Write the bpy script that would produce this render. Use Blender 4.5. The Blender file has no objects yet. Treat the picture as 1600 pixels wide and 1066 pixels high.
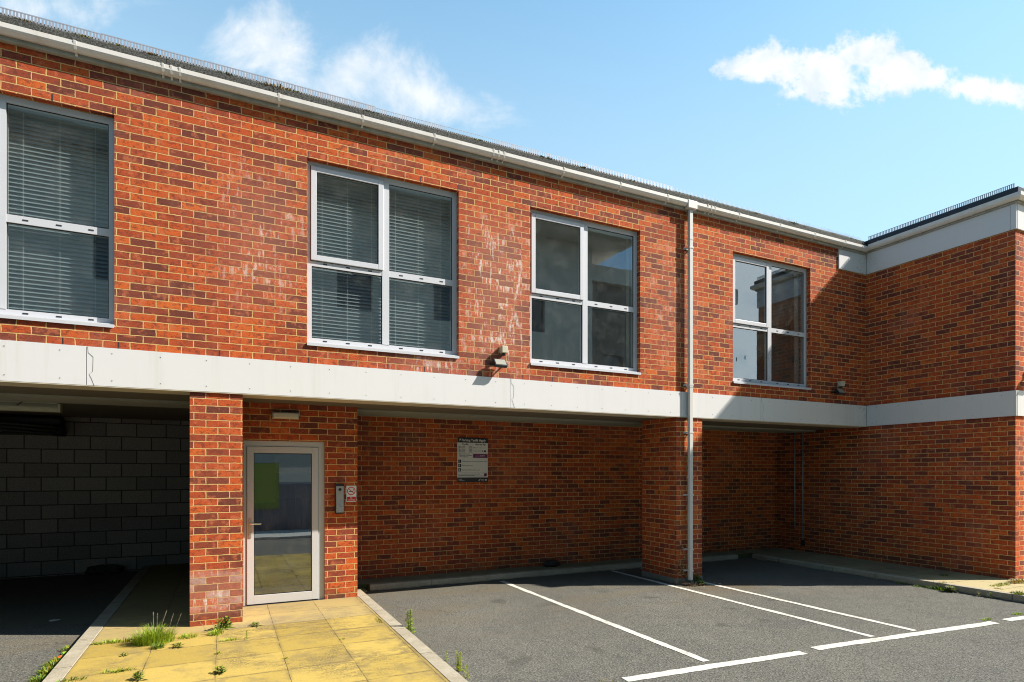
import bpy, bmesh, math, random
from mathutils import Vector, Matrix
random.seed(7)
R = math.radians
scene = bpy.context.scene
COL = scene.collection

# ------------------------------------------------------------------ camera
CAM_Y, CAM_Z, YAW = -7.0135, 1.6863, 0.4502
cam_d = bpy.data.cameras.new("camera"); cam = bpy.data.objects.new("camera", cam_d); COL.objects.link(cam)
cam.location = (0, CAM_Y, CAM_Z); cam.rotation_euler = (R(90), 0, -YAW)
cam_d.sensor_width = 36; cam_d.lens = 928.4/1600*36; cam_d.shift_y = (738.9-533)/1600
cam_d.clip_start = 0.05; cam_d.clip_end = 2000
scene.camera = cam

# ------------------------------------------------------------------ light
SUN = Vector((1.07, -0.52, 1.0)).normalized()          # towards the sun
EL = math.asin(SUN.z)
sl = bpy.data.lights.new("sun", 'SUN'); sl.energy = 4.9; sl.angle = R(0.5); sl.color = (1.0, 0.945, 0.86)
so = bpy.data.objects.new("sun", sl); COL.objects.link(so); so.location = (20, -15, 25)
so.rotation_euler = SUN.to_track_quat('Z', 'Y').to_euler()

world = bpy.data.worlds.new("World"); scene.world = world; world.use_nodes = True
scene.view_settings.view_transform = 'Standard'; scene.view_settings.look = 'None'
scene.view_settings.exposure = 0.61; scene.view_settings.gamma = 1.0; scene.view_settings.use_curve_mapping = False

class NT:
    """tiny node-graph writer"""
    def __init__(s, nt): s.nt = nt; s.n = nt.nodes; s.l = nt.links
    def new(s, t, **kw):
        n = s.n.new(t)
        for k, v in kw.items(): setattr(n, k, v)
        return n
    def put(s, n, key, v):
        i = n.inputs[key]
        if hasattr(v, 'is_output') or isinstance(v, bpy.types.NodeSocket): s.l.new(v, i)
        elif v is not None: i.default_value = v
    def math(s, op, a, b=None, c=None, clamp=False):
        n = s.new('ShaderNodeMath', operation=op); n.use_clamp = clamp
        s.put(n, 0, a)
        if b is not None: s.put(n, 1, b)
        if c is not None: s.put(n, 2, c)
        return n.outputs[0]
    def vmath(s, op, a, b=None):
        n = s.new('ShaderNodeVectorMath', operation=op); s.put(n, 0, a)
        if b is not None: s.put(n, 1, b)
        return n.outputs['Value'] if op in ('DOT_PRODUCT', 'LENGTH', 'DISTANCE') else n.outputs[0]
    def noise(s, vec, scale, detail=3, rough=0.55, dist=0.0, col=False):
        n = s.new('ShaderNodeTexNoise'); s.put(n, 'Vector', vec); s.put(n, 'Scale', scale)
        s.put(n, 'Detail', detail); s.put(n, 'Roughness', rough); s.put(n, 'Distortion', dist)
        return n.outputs['Color' if col else 'Fac']
    def ramp(s, fac, stops, interp='LINEAR'):
        n = s.new('ShaderNodeValToRGB'); s.put(n, 'Fac', fac); cr = n.color_ramp; cr.interpolation = interp
        while len(cr.elements) < len(stops): cr.elements.new(0.5)
        for e, (p, c) in zip(cr.elements, stops):
            e.position = p; e.color = (c, c, c, 1) if isinstance(c, (int, float)) else (*c, 1)
        return n.outputs['Color']
    def mix(s, fac, a, b, mode='MIX'):
        n = s.new('ShaderNodeMix', data_type='RGBA', blend_type=mode)
        s.put(n, 0, fac)
        s.put(n, 6, (*a, 1) if isinstance(a, tuple) else a); s.put(n, 7, (*b, 1) if isinstance(b, tuple) else b)
        return n.outputs[2]
    def sep(s, v): n = s.new('ShaderNodeSeparateXYZ'); s.put(n, 0, v); return n.outputs
    def comb(s, x, y, z): n = s.new('ShaderNodeCombineXYZ'); s.put(n, 0, x); s.put(n, 1, y); s.put(n, 2, z); return n.outputs[0]
    def maprange(s, v, a, b, c=0.0, d=1.0, smooth=True):
        n = s.new('ShaderNodeMapRange'); n.interpolation_type = 'SMOOTHSTEP' if smooth else 'LINEAR'
        s.put(n, 0, v); s.put(n, 1, a); s.put(n, 2, b); s.put(n, 3, c); s.put(n, 4, d); return n.outputs[0]
    def bump(s, h, strength=0.5, dist=0.01, normal=None):
        n = s.new('ShaderNodeBump'); s.put(n, 'Height', h); s.put(n, 'Strength', strength); s.put(n, 'Distance', dist)
        if normal is not None: s.put(n, 'Normal', normal)
        return n.outputs[0]

# ---- world: sky with clouds placed by direction
w = NT(world.node_tree)
for n in list(w.n): w.n.remove(n)
wo = w.new('ShaderNodeOutputWorld'); bg = w.new('ShaderNodeBackground')
sky = w.new('ShaderNodeTexSky', sky_type='NISHITA'); sky.sun_disc = False
sky.sun_elevation = EL; sky.sun_rotation = math.atan2(SUN.x, SUN.y); sky.altitude = 0
sky.air_density = 1.0; sky.dust_density = 0.3; sky.ozone_density = 2.0
tc = w.new('ShaderNodeTexCoord')
d = w.vmath('NORMALIZE', tc.outputs['Generated'])
ds = w.sep(d)
cy, sy = math.cos(YAW), math.sin(YAW)
# tangent-like coordinates of the half of the sky behind the building
fw = w.math('MAXIMUM', w.math('ADD', w.math('MULTIPLY', ds[0], sy), w.math('MULTIPLY', ds[1], cy)), 0.02)
uu = w.math('DIVIDE', w.math('SUBTRACT', w.math('MULTIPLY', ds[0], cy), w.math('MULTIPLY', ds[1], sy)), fw)
vv = w.math('DIVIDE', ds[2], fw)
uv = w.comb(uu, vv, 0.0)
nz = w.noise(uv, 9.0, 8, 0.62, 0.6); nz2 = w.noise(uv, 4.2, 9, 0.64, 0.5); nf = w.noise(uv, 26.0, 6, 0.65)
antisun = w.maprange(ds[0], -0.28, -0.60)
def blob(cx, cyy, rx, ry, rot=0.0):
    a = w.math('SUBTRACT', uu, cx); b = w.math('SUBTRACT', vv, cyy)
    c, s_ = math.cos(rot), math.sin(rot)
    p = w.math('ADD', w.math('MULTIPLY', a, c/rx), w.math('MULTIPLY', b, s_/rx))
    q = w.math('ADD', w.math('MULTIPLY', a, -s_/ry), w.math('MULTIPLY', b, c/ry))
    r = w.math('SQRT', w.math('ADD', w.math('MULTIPLY', p, p), w.math('MULTIPLY', q, q)))
    return w.math('SUBTRACT', 1.0, r)
def P(x, y): return ((x-800)/928.4, (738.9-y)/928.4)
def blobs(lst):
    m = None
    for (x, y, rx, ry, rot) in lst:
        u0, v0 = P(x, y); b = blob(u0, v0, rx/928.4, ry/928.4, R(rot))
        m = b if m is None else w.math('MAXIMUM', m, b)
    return m
cum = blobs([(1195, 98, 95, 36, 0), (1275, 110, 130, 56, -8), (1355, 86, 70, 44, 0), (1415, 116, 150, 42, -8), (1525, 138, 110, 34, -10)])
cm = w.math('ADD', cum, w.math('MULTIPLY', w.math('SUBTRACT', nz, 0.5), 1.7))
cm = w.math('ADD', cm, w.math('MULTIPLY', w.math('SUBTRACT', nf, 0.5), 1.3))
cum_m = w.math('MULTIPLY', w.maprange(cm, 0.10, 0.58), 0.97)
soft = blobs([(90, 8, 170, 55, 0), (420, 85, 120, 70, 0), (655, 150, 190, 65, -22), (560, 110, 90, 60, 0),  (-250, 60, 300, 110, 0), (1800, 230, 160, 60, 0)])
sm = w.math('ADD', soft, w.math('MULTIPLY', w.math('SUBTRACT', nz2, 0.5), 4.2))
soft_m = w.math('MULTIPLY', w.maprange(sm, 0.0, 1.25), 0.88)
# broken cloud over the rest of the sky (seen in the window reflections)
back = w.noise(w.vmath('MULTIPLY', d, (1.6, 1.6, 3.2)), 1.7, 7, 0.6, 0.2)
behind = w.maprange(w.math('ADD', w.math('MULTIPLY', ds[0], sy), w.math('MULTIPLY', ds[1], cy)), 0.15, -0.15)
rightish = w.math('MULTIPLY', w.maprange(ds[0], 0.57, 0.66), w.maprange(ds[2], 0.50, 0.35))
back_m = w.math('MULTIPLY', w.maprange(back, 0.32, 0.52), w.math('MULTIPLY', w.maprange(ds[1], 0.0, -0.2), w.math('MAXIMUM', rightish, 0.12)))
cl = w.math('MAXIMUM', w.math('MAXIMUM', cum_m, soft_m), w.math('MULTIPLY', back_m, 0.8))
hs = w.new('ShaderNodeHueSaturation'); w.put(hs, 'Color', sky.outputs[0]); w.put(hs, 'Saturation', 1.0); w.put(hs, 'Value', 1.0)
skt = w.mix(1.0, hs.outputs[0], (0.84, 1.30, 1.26), 'MULTIPLY')
CLOUD = (4.6, 4.7, 4.8)
hz = w.math('MULTIPLY', w.math('MULTIPLY', w.maprange(ds[2], 0.85, 0.30), 0.66), w.math('SUBTRACT', 1.0, behind))
skt = w.mix(hz, skt, (2.85, 3.80, 4.25))
skt = w.mix(behind, skt, w.mix(1.0, skt, (0.40, 0.40, 0.42), 'MULTIPLY'))
skt = w.mix(w.math('MULTIPLY', antisun, w.math('SUBTRACT', 1.0, behind)), skt, w.mix(1.0, skt, (0.42, 0.45, 0.5), 'MULTIPLY'))
shade_n = w.noise(uv, 11.0, 5, 0.6, 0.4)
ccol = w.mix(w.math('MULTIPLY', w.maprange(shade_n, 0.42, 0.66), 0.55), CLOUD, (2.9, 3.55, 4.1))
ccol = w.mix(w.math('MULTIPLY', rightish, behind), ccol, (8.0, 8.2, 8.2))
skyc = w.mix(cl, skt, ccol)
w.put(bg, 'Color', skyc); w.put(bg, 'Strength', 0.15); w.l.new(bg.outputs[0], wo.inputs[0])

# ------------------------------------------------------------------ materials
MATS = {}
def mat(name, fn):
    m = bpy.data.materials.new(name); m.use_nodes = True
    t = NT(m.node_tree)
    for n in list(t.n): t.n.remove(n)
    out = t.new('ShaderNodeOutputMaterial'); p = t.new('ShaderNodeBsdfPrincipled'); t.l.new(p.outputs[0], out.inputs[0])
    t.out = out; t.p = p
    geo = t.new('ShaderNodeNewGeometry'); t.pos = geo.outputs['Position']; t.nrm = geo.outputs['True Normal']
    fn(t); MATS[name] = m; return m
def plain(name, col, rough=0.5, metal=0.0, var=0.12, scale=6.0, spec=0.5, bump=0.0):
    def f(t):
        n = t.noise(t.pos, scale, 5, 0.6)
        n2 = t.noise(t.pos, scale*9, 3, 0.6)
        k = t.math('ADD', t.math('MULTIPLY', n, var*2), t.math('MULTIPLY', n2, var))
        c = t.mix(1.0, tuple(col), t.comb(*[t.math('ADD', k, 1.0-1.5*var)]*3), 'MULTIPLY')
        t.put(t.p, 'Base Color', c); t.put(t.p, 'Roughness', rough); t.put(t.p, 'Metallic', metal)
        t.put(t.p, 'Specular IOR Level', spec)
        if bump: t.put(t.p, 'Normal', t.bump(n2, bump, 0.004))
    return mat(name, f)

def wall_uv(t, shift=0.0):
    """brick-course coordinates in metres that wrap round corners"""
    p = t.sep(t.pos); n = t.sep(t.nrm)
    ax = t.math('GREATER_THAN', t.math('ABSOLUTE', n[0]), 0.5)
    az = t.math('GREATER_THAN', t.math('ABSOLUTE', n[2]), 0.5)
    u = t.math('ADD', t.math('MULTIPLY', p[0], t.math('SUBTRACT', 1.0, ax)), t.math('MULTIPLY', t.math('ADD', p[1], shift), ax))
    v = t.math('ADD', t.math('MULTIPLY', p[2], t.math('SUBTRACT', 1.0, az)), t.math('MULTIPLY', p[1], az))
    return u, v

def brick_mat(t):
    u, v = wall_uv(t, 0.11)
    nd = t.noise(t.pos, 19.0, 3, 0.6, col=True)
    ns = t.sep(nd)
    uj = t.math('ADD', u, t.math('MULTIPLY', t.math('SUBTRACT', ns[0], 0.5), 0.013))
    vj = t.math('ADD', v, t.math('MULTIPLY', t.math('SUBTRACT', ns[1], 0.5), 0.010))
    uj = t.math('SUBTRACT', uj, 0.834 - 4*0.225)            # perpends line up with the window jambs
    vj = t.math('SUBTRACT', vj, 2.915 - 40*0.075)
    b = t.new('ShaderNodeTexBrick'); b.offset = 0.5; b.squash = 1.0
    t.put(b, 'Vector', t.comb(uj, vj, 0.0)); t.put(b, 'Color1', (0, 0, 0, 1)); t.put(b, 'Color2', (1, 1, 1, 1))
    t.put(b, 'Mortar', (0.5, 0.5, 0.5, 1)); t.put(b, 'Scale', 1.0); t.put(b, 'Mortar Size', 0.0049)
    t.put(b, 'Mortar Smooth', 0.25); t.put(b, 'Bias', 0.0); t.put(b, 'Brick Width', 0.225); t.put(b, 'Row Height', 0.075)
    rnd = t.sep(b.outputs['Color'])[0]; mort = b.outputs['Fac']
    # tone of each brick, and the region of the wall it stands in
    reg = t.noise(t.pos, 0.55, 3, 0.6)
    tone = t.math('ADD', rnd, t.math('MULTIPLY', t.math('SUBTRACT', reg, 0.5), 0.7))
    base = t.ramp(tone, [(0.0, (0.16, 0.043, 0.029)), (0.14, (0.235, 0.054, 0.031)), (0.30, (0.34, 0.064, 0.027)), (0.46, (0.44, 0.074, 0.024)), (0.66, (0.53, 0.090, 0.022)), (0.86, (0.60, 0.110, 0.023)), (1.0, (0.65, 0.14, 0.027))])
    # blotches within a brick, drag marks
    off = t.comb(t.math('MULTIPLY', rnd, 7.3), t.math('MULTIPLY', rnd, 3.1), t.math('MULTIPLY', rnd, 11.0))
    pv = t.vmath('ADD', t.comb(uj, vj, 0.0), off)
    bl = t.noise(pv, 19.0, 5, 0.7, 0.5)
    base = t.mix(t.maprange(bl, 0.49, 0.63, 0, 0.72), base, (0.17, 0.046, 0.030))
    pinkr = t.noise(pv, 11.0, 4, 0.65)
    base = t.mix(t.maprange(pinkr, 0.52, 0.68, 0, 0.6), base, (0.60, 0.17, 0.07))
    drag = t.noise(t.vmath('MULTIPLY', pv, (0.45, 2.4, 1.0)), 26.0, 4, 0.7, 1.6)
    crease = t.maprange(drag, 0.42, 0.33, 0, 1)
    base = t.mix(t.math('MULTIPLY', crease, 0.85), base, (0.07, 0.025, 0.02))
    grit = t.noise(t.pos, 160.0, 2, 0.6)
    base = t.mix(1.0, base, t.ramp(grit, [(0.25, 0.60), (0.75, 1.54)]), 'MULTIPLY')
    # mortar
    mn = t.noise(t.pos, 3.0, 4, 0.6)
    mcol = t.mix(mn, (0.74, 0.47, 0.15), (0.84, 0.60, 0.27))
    mcol = t.mix(t.maprange(t.noise(t.pos, 0.9, 3, 0.6), 0.5, 0.7, 0, 0.6), mcol, (0.40, 0.25, 0.12))
    col = t.mix(t.math('SMOOTH_MIN', mort, 1.0, 0.05), base, mcol)
    # white salt bloom: washed-down patches with streaks
    ps = t.sep(t.pos)
    def zone(x0, x1, z0, z1, fx=0.35, fz=0.4):
        a = t.math('MULTIPLY', t.maprange(ps[0], x0-fx, x0+fx), t.maprange(ps[0], x1+fx, x1-fx))
        c = t.math('MULTIPLY', t.maprange(ps[2], z0-fz, z0+fz), t.maprange(ps[2], z1+fz, z1-fz))
        return t.math('MULTIPLY', a, c)
    z1 = zone(2.75, 3.65, 3.1, 4.9); z2 = zone(0.0, 0.75, 3.6, 4.9); z3 = zone(1.9, 2.7, 2.9, 3.1, 0.5, 0.1)
    z4 = t.math('MULTIPLY', zone(-0.6, 0.3, 0.25, 0.62, 0.1, 0.1), t.math('LESS_THAN', ps[1], 0.3)); z5 = zone(5.7, 6.5, 3.4, 5.0)
    zz = t.math('MAXIMUM', t.math('MAXIMUM', z1, t.math('MULTIPLY', z2, 0.7)), t.math('MAXIMUM', t.math('MAXIMUM', z3, z4), t.math('MULTIPLY', z5, 0.45)))
    st = t.noise(t.vmath('MULTIPLY', t.pos, (1.25, 1.25, 0.30)), 12.0, 5, 0.68, 0.6)
    st2 = t.noise(t.pos, 30.0, 4, 0.7)
    st3 = t.noise(t.vmath('MULTIPLY', t.pos, (1.0, 1.0, 0.16)), 30.0, 4, 0.7)
    sf = t.math('ADD', t.math('MULTIPLY', st, 0.50), t.math('ADD', t.math('MULTIPLY', st2, 0.18), t.math('MULTIPLY', st3, 0.42)))
    sf = t.math('ADD', sf, t.math('MULTIPLY', t.math('SUBTRACT', rnd, 0.5), 0.11))
    salt = t.math('MULTIPLY', t.maprange(t.math('ADD', sf, t.math('MULTIPLY', z1, 0.015)), 0.59, 0.67, 0, 1.0), zz)
    wide = t.math('MULTIPLY', t.maprange(t.noise(t.pos, 1.3, 4, 0.6), 0.50, 0.68, 0, 0.22), t.maprange(st, 0.35, 0.65, 0.2, 1.0))
    col = t.mix(wide, col, (0.56, 0.27, 0.20))
    col = t.mix(t.math('MULTIPLY', zz, 0.34), col, (0.56, 0.27, 0.20))
    col = t.mix(t.math('MULTIPLY', salt, 0.86), col, (0.82, 0.74, 0.67))
    rb = t.math('FRACT', t.math('MULTIPLY', rnd, 7.137))
    wb = t.math('MULTIPLY', t.math('MULTIPLY', t.math('GREATER_THAN', rb, 0.52), t.math('SUBTRACT', 1.0, mort, clamp=True)), t.maprange(t.noise(pv, 16.0, 4, 0.7), 0.30, 0.60, 0.15, 1.0))
    col = t.mix(t.math('MULTIPLY', t.math('MULTIPLY', wb, t.math('MAXIMUM', z4, t.math('MULTIPLY', z3, 0.8))), 0.55), col, (0.60, 0.50, 0.46))
    # splash-back grime and green at the foot of the walls
    gr = t.math('MULTIPLY', t.maprange(ps[2], 0.30, 0.08), t.maprange(t.noise(t.pos, 6.0, 4, 0.6), 0.35, 0.65))
    col = t.mix(t.math('MULTIPLY', gr, 0.45), col, (0.10, 0.075, 0.045))
    t.put(t.p, 'Base Color', col); t.put(t.p, 'Roughness', 0.85); t.put(t.p, 'Specular IOR Level', 0.25)
    h = t.math('SUBTRACT', t.math('MULTIPLY', t.math('SUBTRACT', 1.0, mort), 1.0), t.math('MULTIPLY', crease, 0.35))
    h = t.math('ADD', h, t.math('MULTIPLY', t.noise(pv, 60.0, 3, 0.6), 0.25))
    h = t.math('ADD', h, t.math('MULTIPLY', rnd, 0.15))
    t.put(t.p, 'Normal', t.bump(h, 0.85, 0.007))
mat('brick', brick_mat)

def block_mat(t):
    u, v = wall_uv(t)
    u = t.math('ADD', u, 0.265); v = t.math('SUBTRACT', v, 0.02)
    b = t.new('ShaderNodeTexBrick'); b.offset = 0.5
    t.put(b, 'Vector', t.comb(u, v, 0.0)); t.put(b, 'Color1', (0, 0, 0, 1)); t.put(b, 'Color2', (1, 1, 1, 1)); t.put(b, 'Mortar', (.5, .5, .5, 1))
    t.put(b, 'Scale', 1.0); t.put(b, 'Mortar Size', 0.009); t.put(b, 'Mortar Smooth', 0.2); t.put(b, 'Bias', 0.0)
    t.put(b, 'Brick Width', 0.44); t.put(b, 'Row Height', 0.228)
    rnd = t.sep(b.outputs['Color'])[0]
    c = t.ramp(rnd, [(0.0, (0.26, 0.235, 0.215)), (1.0, (0.38, 0.34, 0.30))])
    c = t.mix(1.0, c, t.ramp(t.noise(t.pos, 45.0, 4, 0.7), [(0.3, 0.6), (0.7, 1.3)]), 'MULTIPLY')
    c = t.mix(b.outputs['Fac'], c, (0.075, 0.065, 0.058))
    t.put(t.p, 'Base Color', c); t.put(t.p, 'Roughness', 0.95); t.put(t.p, 'Specular IOR Level', 0.1)
    t.put(t.p, 'Normal', t.bump(t.math('SUBTRACT', t.noise(t.pos, 70.0, 3, 0.7), t.math('MULTIPLY', b.outputs['Fac'], 2.0)), 0.5, 0.008))
mat('concrete_block', block_mat)

def asphalt_mat(t):
    big = t.noise(t.pos, 0.55, 4, 0.6); mid = t.noise(t.pos, 4.0, 5, 0.65)
    sp = t.noise(t.pos, 62.0, 4, 0.85); vo = t.new('ShaderNodeTexVoronoi'); t.put(vo, 'Vector', t.pos); t.put(vo, 'Scale', 85.0)
    c = t.ramp(t.math('ADD', t.math('MULTIPLY', big, 0.6), t.math('MULTIPLY', mid, 0.4)), [(0.3, (0.108, 0.105, 0.092)), (0.7, (0.182, 0.170, 0.138))])
    c = t.mix(1.0, c, t.ramp(sp, [(0.34, 0.22), (0.5, 0.95), (0.66, 2.1)]), 'MULTIPLY')
    vc = t.sep(vo.outputs['Color'])
    c = t.mix(t.math('MULTIPLY', t.math('GREATER_THAN', vc[0], 0.90), 0.55), c, (0.30, 0.28, 0.24))
    c = t.mix(t.math('MULTIPLY', t.math('LESS_THAN', vc[1], 0.10), 0.6), c, (0.03, 0.03, 0.03))
    ps = t.sep(t.pos)
    # silt washed along the bays
    s1 = t.math('MULTIPLY', t.maprange(t.noise(t.vmath('MULTIPLY', t.pos, (0.5, 1.4, 1.0)), 1.3, 5, 0.6), 0.42, 0.70), t.maprange(ps[1], -2.6, 0.6))
    c = t.mix(t.math('MULTIPLY', s1, 0.55), c, (0.185, 0.145, 0.090))
    dx = t.math('SUBTRACT', ps[0], 6.6); dy = t.math('ADD', ps[1], 0.35)
    rr = t.math('SQRT', t.math('ADD', t.math('MULTIPLY', dx, dx), t.math('MULTIPLY', t.math('MULTIPLY', dy, dy), 2.5)))
    c = t.mix(t.math('MULTIPLY', t.maprange(rr, 1.3, 0.2), t.maprange(mid, 0.3, 0.65, 0.2, 0.8)), c, (0.15, 0.105, 0.055))
    oil = t.math('MULTIPLY', t.maprange(t.noise(t.pos, 1.7, 3, 0.5, 0.6), 0.63, 0.72), t.maprange(ps[1], -3.2, -2.0))
    c = t.mix(t.math('MULTIPLY', oil, 0.45), c, (0.055, 0.052, 0.046))
    cr = t.new('ShaderNodeTexVoronoi', feature='DISTANCE_TO_EDGE'); t.put(cr, 'Scale', 0.42)
    t.put(cr, 'Vector', t.vmath('ADD', t.pos, t.vmath('MULTIPLY', t.noise(t.pos, 2.2, 6, 0.7, col=True), (0.9, 0.9, 0.0))))
    ck = t.math('MULTIPLY', t.math('LESS_THAN', cr.outputs['Distance'], 0.0022), t.math('GREATER_THAN', t.noise(t.pos, 0.7, 3, 0.5), 0.53))
    c = t.mix(t.math('MULTIPLY', ck, 0.6), c, (0.045, 0.04, 0.034))
    grit = t.math('MULTIPLY', t.maprange(ps[1], 0.4, 1.45), t.maprange(mid, 0.3, 0.6))
    c = t.mix(t.math('MULTIPLY', grit, 0.5), c, (0.16, 0.13, 0.085))
    t.put(t.p, 'Base Color', c); t.put(t.p, 'Roughness', 0.93); t.put(t.p, 'Specular IOR Level', 0.25)
    t.put(t.p, 'Normal', t.bump(t.math('ADD', sp, t.math('MULTIPLY', vo.outputs['Distance'], 0.6)), 0.7, 0.006))
mat('asphalt', asphalt_mat)

def slab_mat(t):
    ps = t.sep(t.pos)
    wob = t.math('MULTIPLY', t.math('SUBTRACT', t.noise(t.pos, 5.0, 3, 0.6), 0.5), 0.012)
    b = t.new('ShaderNodeTexBrick'); b.offset = 0.0
    t.put(b, 'Vector', t.comb(t.math('ADD', t.math('ADD', ps[0], 1.13), wob), t.math('ADD', t.math('ADD', ps[1], 0.27+0.53*20), wob), 0.0))
    t.put(b, 'Color1', (0, 0, 0, 1)); t.put(b, 'Color2', (1, 1, 1, 1)); t.put(b, 'Mortar', (.5, .5, .5, 1)); t.put(b, 'Scale', 1.0)
    t.put(b, 'Mortar Size', 0.0035); t.put(b, 'Mortar Smooth', 0.3); t.put(b, 'Bias', 0.0); t.put(b, 'Brick Width', 0.53); t.put(b, 'Row Height', 0.53)
    rnd = t.sep(b.outputs['Color'])[0]
    c = t.ramp(rnd, [(0.0, (0.46, 0.320, 0.072)), (1.0, (0.61, 0.430, 0.108))])
    m = t.noise(t.pos, 3.5, 6, 0.65, 0.4)
    c = t.mix(t.maprange(m, 0.48, 0.66, 0, 0.65), c, (0.33, 0.245, 0.10))
    m2 = t.noise(t.vmath('MULTIPLY', t.pos, (0.9, 2.2, 1)), 6.0, 6, 0.72, 0.5)
    m2b = t.maprange(t.noise(t.pos, 1.4, 3, 0.5), 0.42, 0.62)
    fl = t.noise(t.pos, 60.0, 4, 0.75)
    dirt = t.math('MULTIPLY', t.math('MULTIPLY', t.maprange(m2, 0.40, 0.58), m2b), t.maprange(fl, 0.40, 0.54))
    c = t.mix(t.math('MULTIPLY', dirt, 0.75), c, (0.16, 0.125, 0.065))
    c = t.mix(1.0, c, t.ramp(t.noise(t.pos, 110.0, 2, 0.7), [(0.3, 0.86), (0.7, 1.12)]), 'MULTIPLY')
    # joints, partly open and dirty; dirt collects along them
    jw = t.new('ShaderNodeTexBrick'); jw.offset = 0.0
    t.put(jw, 'Vector', b.inputs['Vector'].links[0].from_socket); t.put(jw, 'Scale', 1.0); t.put(jw, 'Mortar Size', 0.035); t.put(jw, 'Mortar Smooth', 1.0)
    t.put(jw, 'Brick Width', 0.53); t.put(jw, 'Row Height', 0.53)
    near = t.math('MULTIPLY', jw.outputs['Fac'], t.maprange(t.noise(t.pos, 5.0, 5, 0.7), 0.38, 0.62))
    c = t.mix(t.math('MULTIPLY', near, 0.55), c, (0.20, 0.15, 0.07))
    # newer pale strip beside the threshold and mossy edges
    pale = t.math('MULTIPLY', t.maprange(ps[1], -0.30, -0.25), 1.0)
    c = t.mix(t.math('MULTIPLY', pale, 0.35), c, (0.50, 0.40, 0.25))
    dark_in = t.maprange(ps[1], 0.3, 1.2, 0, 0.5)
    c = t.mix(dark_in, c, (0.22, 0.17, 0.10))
    edge = t.math('MULTIPLY', t.maprange(ps[0], 1.40, 1.54), t.maprange(t.noise(t.pos, 9.0, 5, 0.7), 0.38, 0.6))
    c = t.mix(t.math('MULTIPLY', edge, 0.6), c, (0.25, 0.19, 0.09))
    c = t.mix(t.math('MULTIPLY', b.outputs['Fac'], t.maprange(t.noise(t.pos, 8.0, 3, 0.6), 0.38, 0.58, 0.12, 1.0)), c, (0.13, 0.10, 0.045))
    t.put(t.p, 'Base Color', c); t.put(t.p, 'Roughness', 0.85); t.put(t.p, 'Specular IOR Level', 0.25)
    h = t.math('SUBTRACT', t.math('MULTIPLY', fl, 0.25), t.math('MULTIPLY', b.outputs['Fac'], 1.0))
    t.put(t.p, 'Normal', t.bump(h, 0.6, 0.005))
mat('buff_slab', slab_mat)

def kerb_mat(t):
    n = t.noise(t.pos, 5.0, 5, 0.65); n2 = t.noise(t.pos, 80.0, 3, 0.7)
    c = t.ramp(n, [(0.3, (0.37, 0.315, 0.22)), (0.7, (0.52, 0.45, 0.33))])
    c = t.mix(1.0, c, t.ramp(n2, [(0.3, 0.75), (0.7, 1.2)]), 'MULTIPLY')
    ps = t.sep(t.pos)
    def joint(c0):
        f = t.math('FRACT', t.math('DIVIDE', t.math('ADD', c0, 20.23), 0.915))
        return t.math('LESS_THAN', f, 0.010)
    j = t.math('MAXIMUM', t.math('MULTIPLY', joint(ps[1]), t.math('LESS_THAN', t.math('ABSOLUTE', t.sep(t.nrm)[1]), 0.5)), 0.0)
    c = t.mix(j, c, (0.06, 0.05, 0.035))
    c = t.mix(t.math('MULTIPLY', t.maprange(ps[2], 0.03, 0.0), t.maprange(n, 0.35, 0.6)), c, (0.13, 0.11, 0.07))
    t.put(t.p, 'Base Color', c); t.put(t.p, 'Roughness', 0.9); t.put(t.p, 'Normal', t.bump(n2, 0.4, 0.004))
mat('kerb_concrete', kerb_mat)

def line_mat(t):
    n = t.noise(t.pos, 30.0, 5, 0.75); n2 = t.noise(t.pos, 3.0, 4, 0.6); sp = t.noise(t.pos, 120.0, 2, 0.7)
    k = t.math('ADD', t.math('MULTIPLY', n, 0.6), t.math('MULTIPLY', n2, 0.4))
    c = t.mix(t.maprange(k, 0.50, 0.63, 0, 0.65), (0.78, 0.73, 0.63), (0.36, 0.335, 0.28))
    c = t.mix(t.math('MULTIPLY', t.maprange(t.noise(t.pos, 55.0, 3, 0.8), 0.60, 0.66), 0.8), c, (0.20, 0.19, 0.16))
    c = t.mix(1.0, c, t.ramp(sp, [(0.3, 0.82), (0.6, 1.05)]), 'MULTIPLY')
    t.put(t.p, 'Base Color', c); t.put(t.p, 'Roughness', 0.8); t.put(t.p, 'Normal', t.bump(sp, 0.4, 0.003))
mat('line_paint', line_mat)

def panel_mat(t):
    ps = t.sep(t.pos)
    n = t.noise(t.vmath('MULTIPLY', t.pos, (3.0, 3.0, 0.18)), 3.0, 6, 0.7); n2 = t.noise(t.pos, 1.2, 3, 0.5)
    c = t.mix(t.maprange(n, 0.50, 0.75, 0, 0.35), (0.83, 0.81, 0.79), (0.66, 0.64, 0.55))
    c = t.mix(t.maprange(n2, 0.4, 0.7, 0, 0.22), c, (0.78, 0.75, 0.78))
    mo = t.noise(t.pos, 24.0, 5, 0.75)
    cor = t.math('MULTIPLY', t.math('MULTIPLY', t.maprange(ps[0], 9.9, 10.6), t.maprange(ps[1], -0.5, 0.0)), t.maprange(mo, 0.58, 0.64))
    c = t.mix(t.math('MULTIPLY', cor, 0.55), c, (0.22, 0.21, 0.15))
    t.put(t.p, 'Base Color', c); t.put(t.p, 'Roughness', 0.45); t.put(t.p, 'Specular IOR Level', 0.4)
mat('white_panel', panel_mat)

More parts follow.
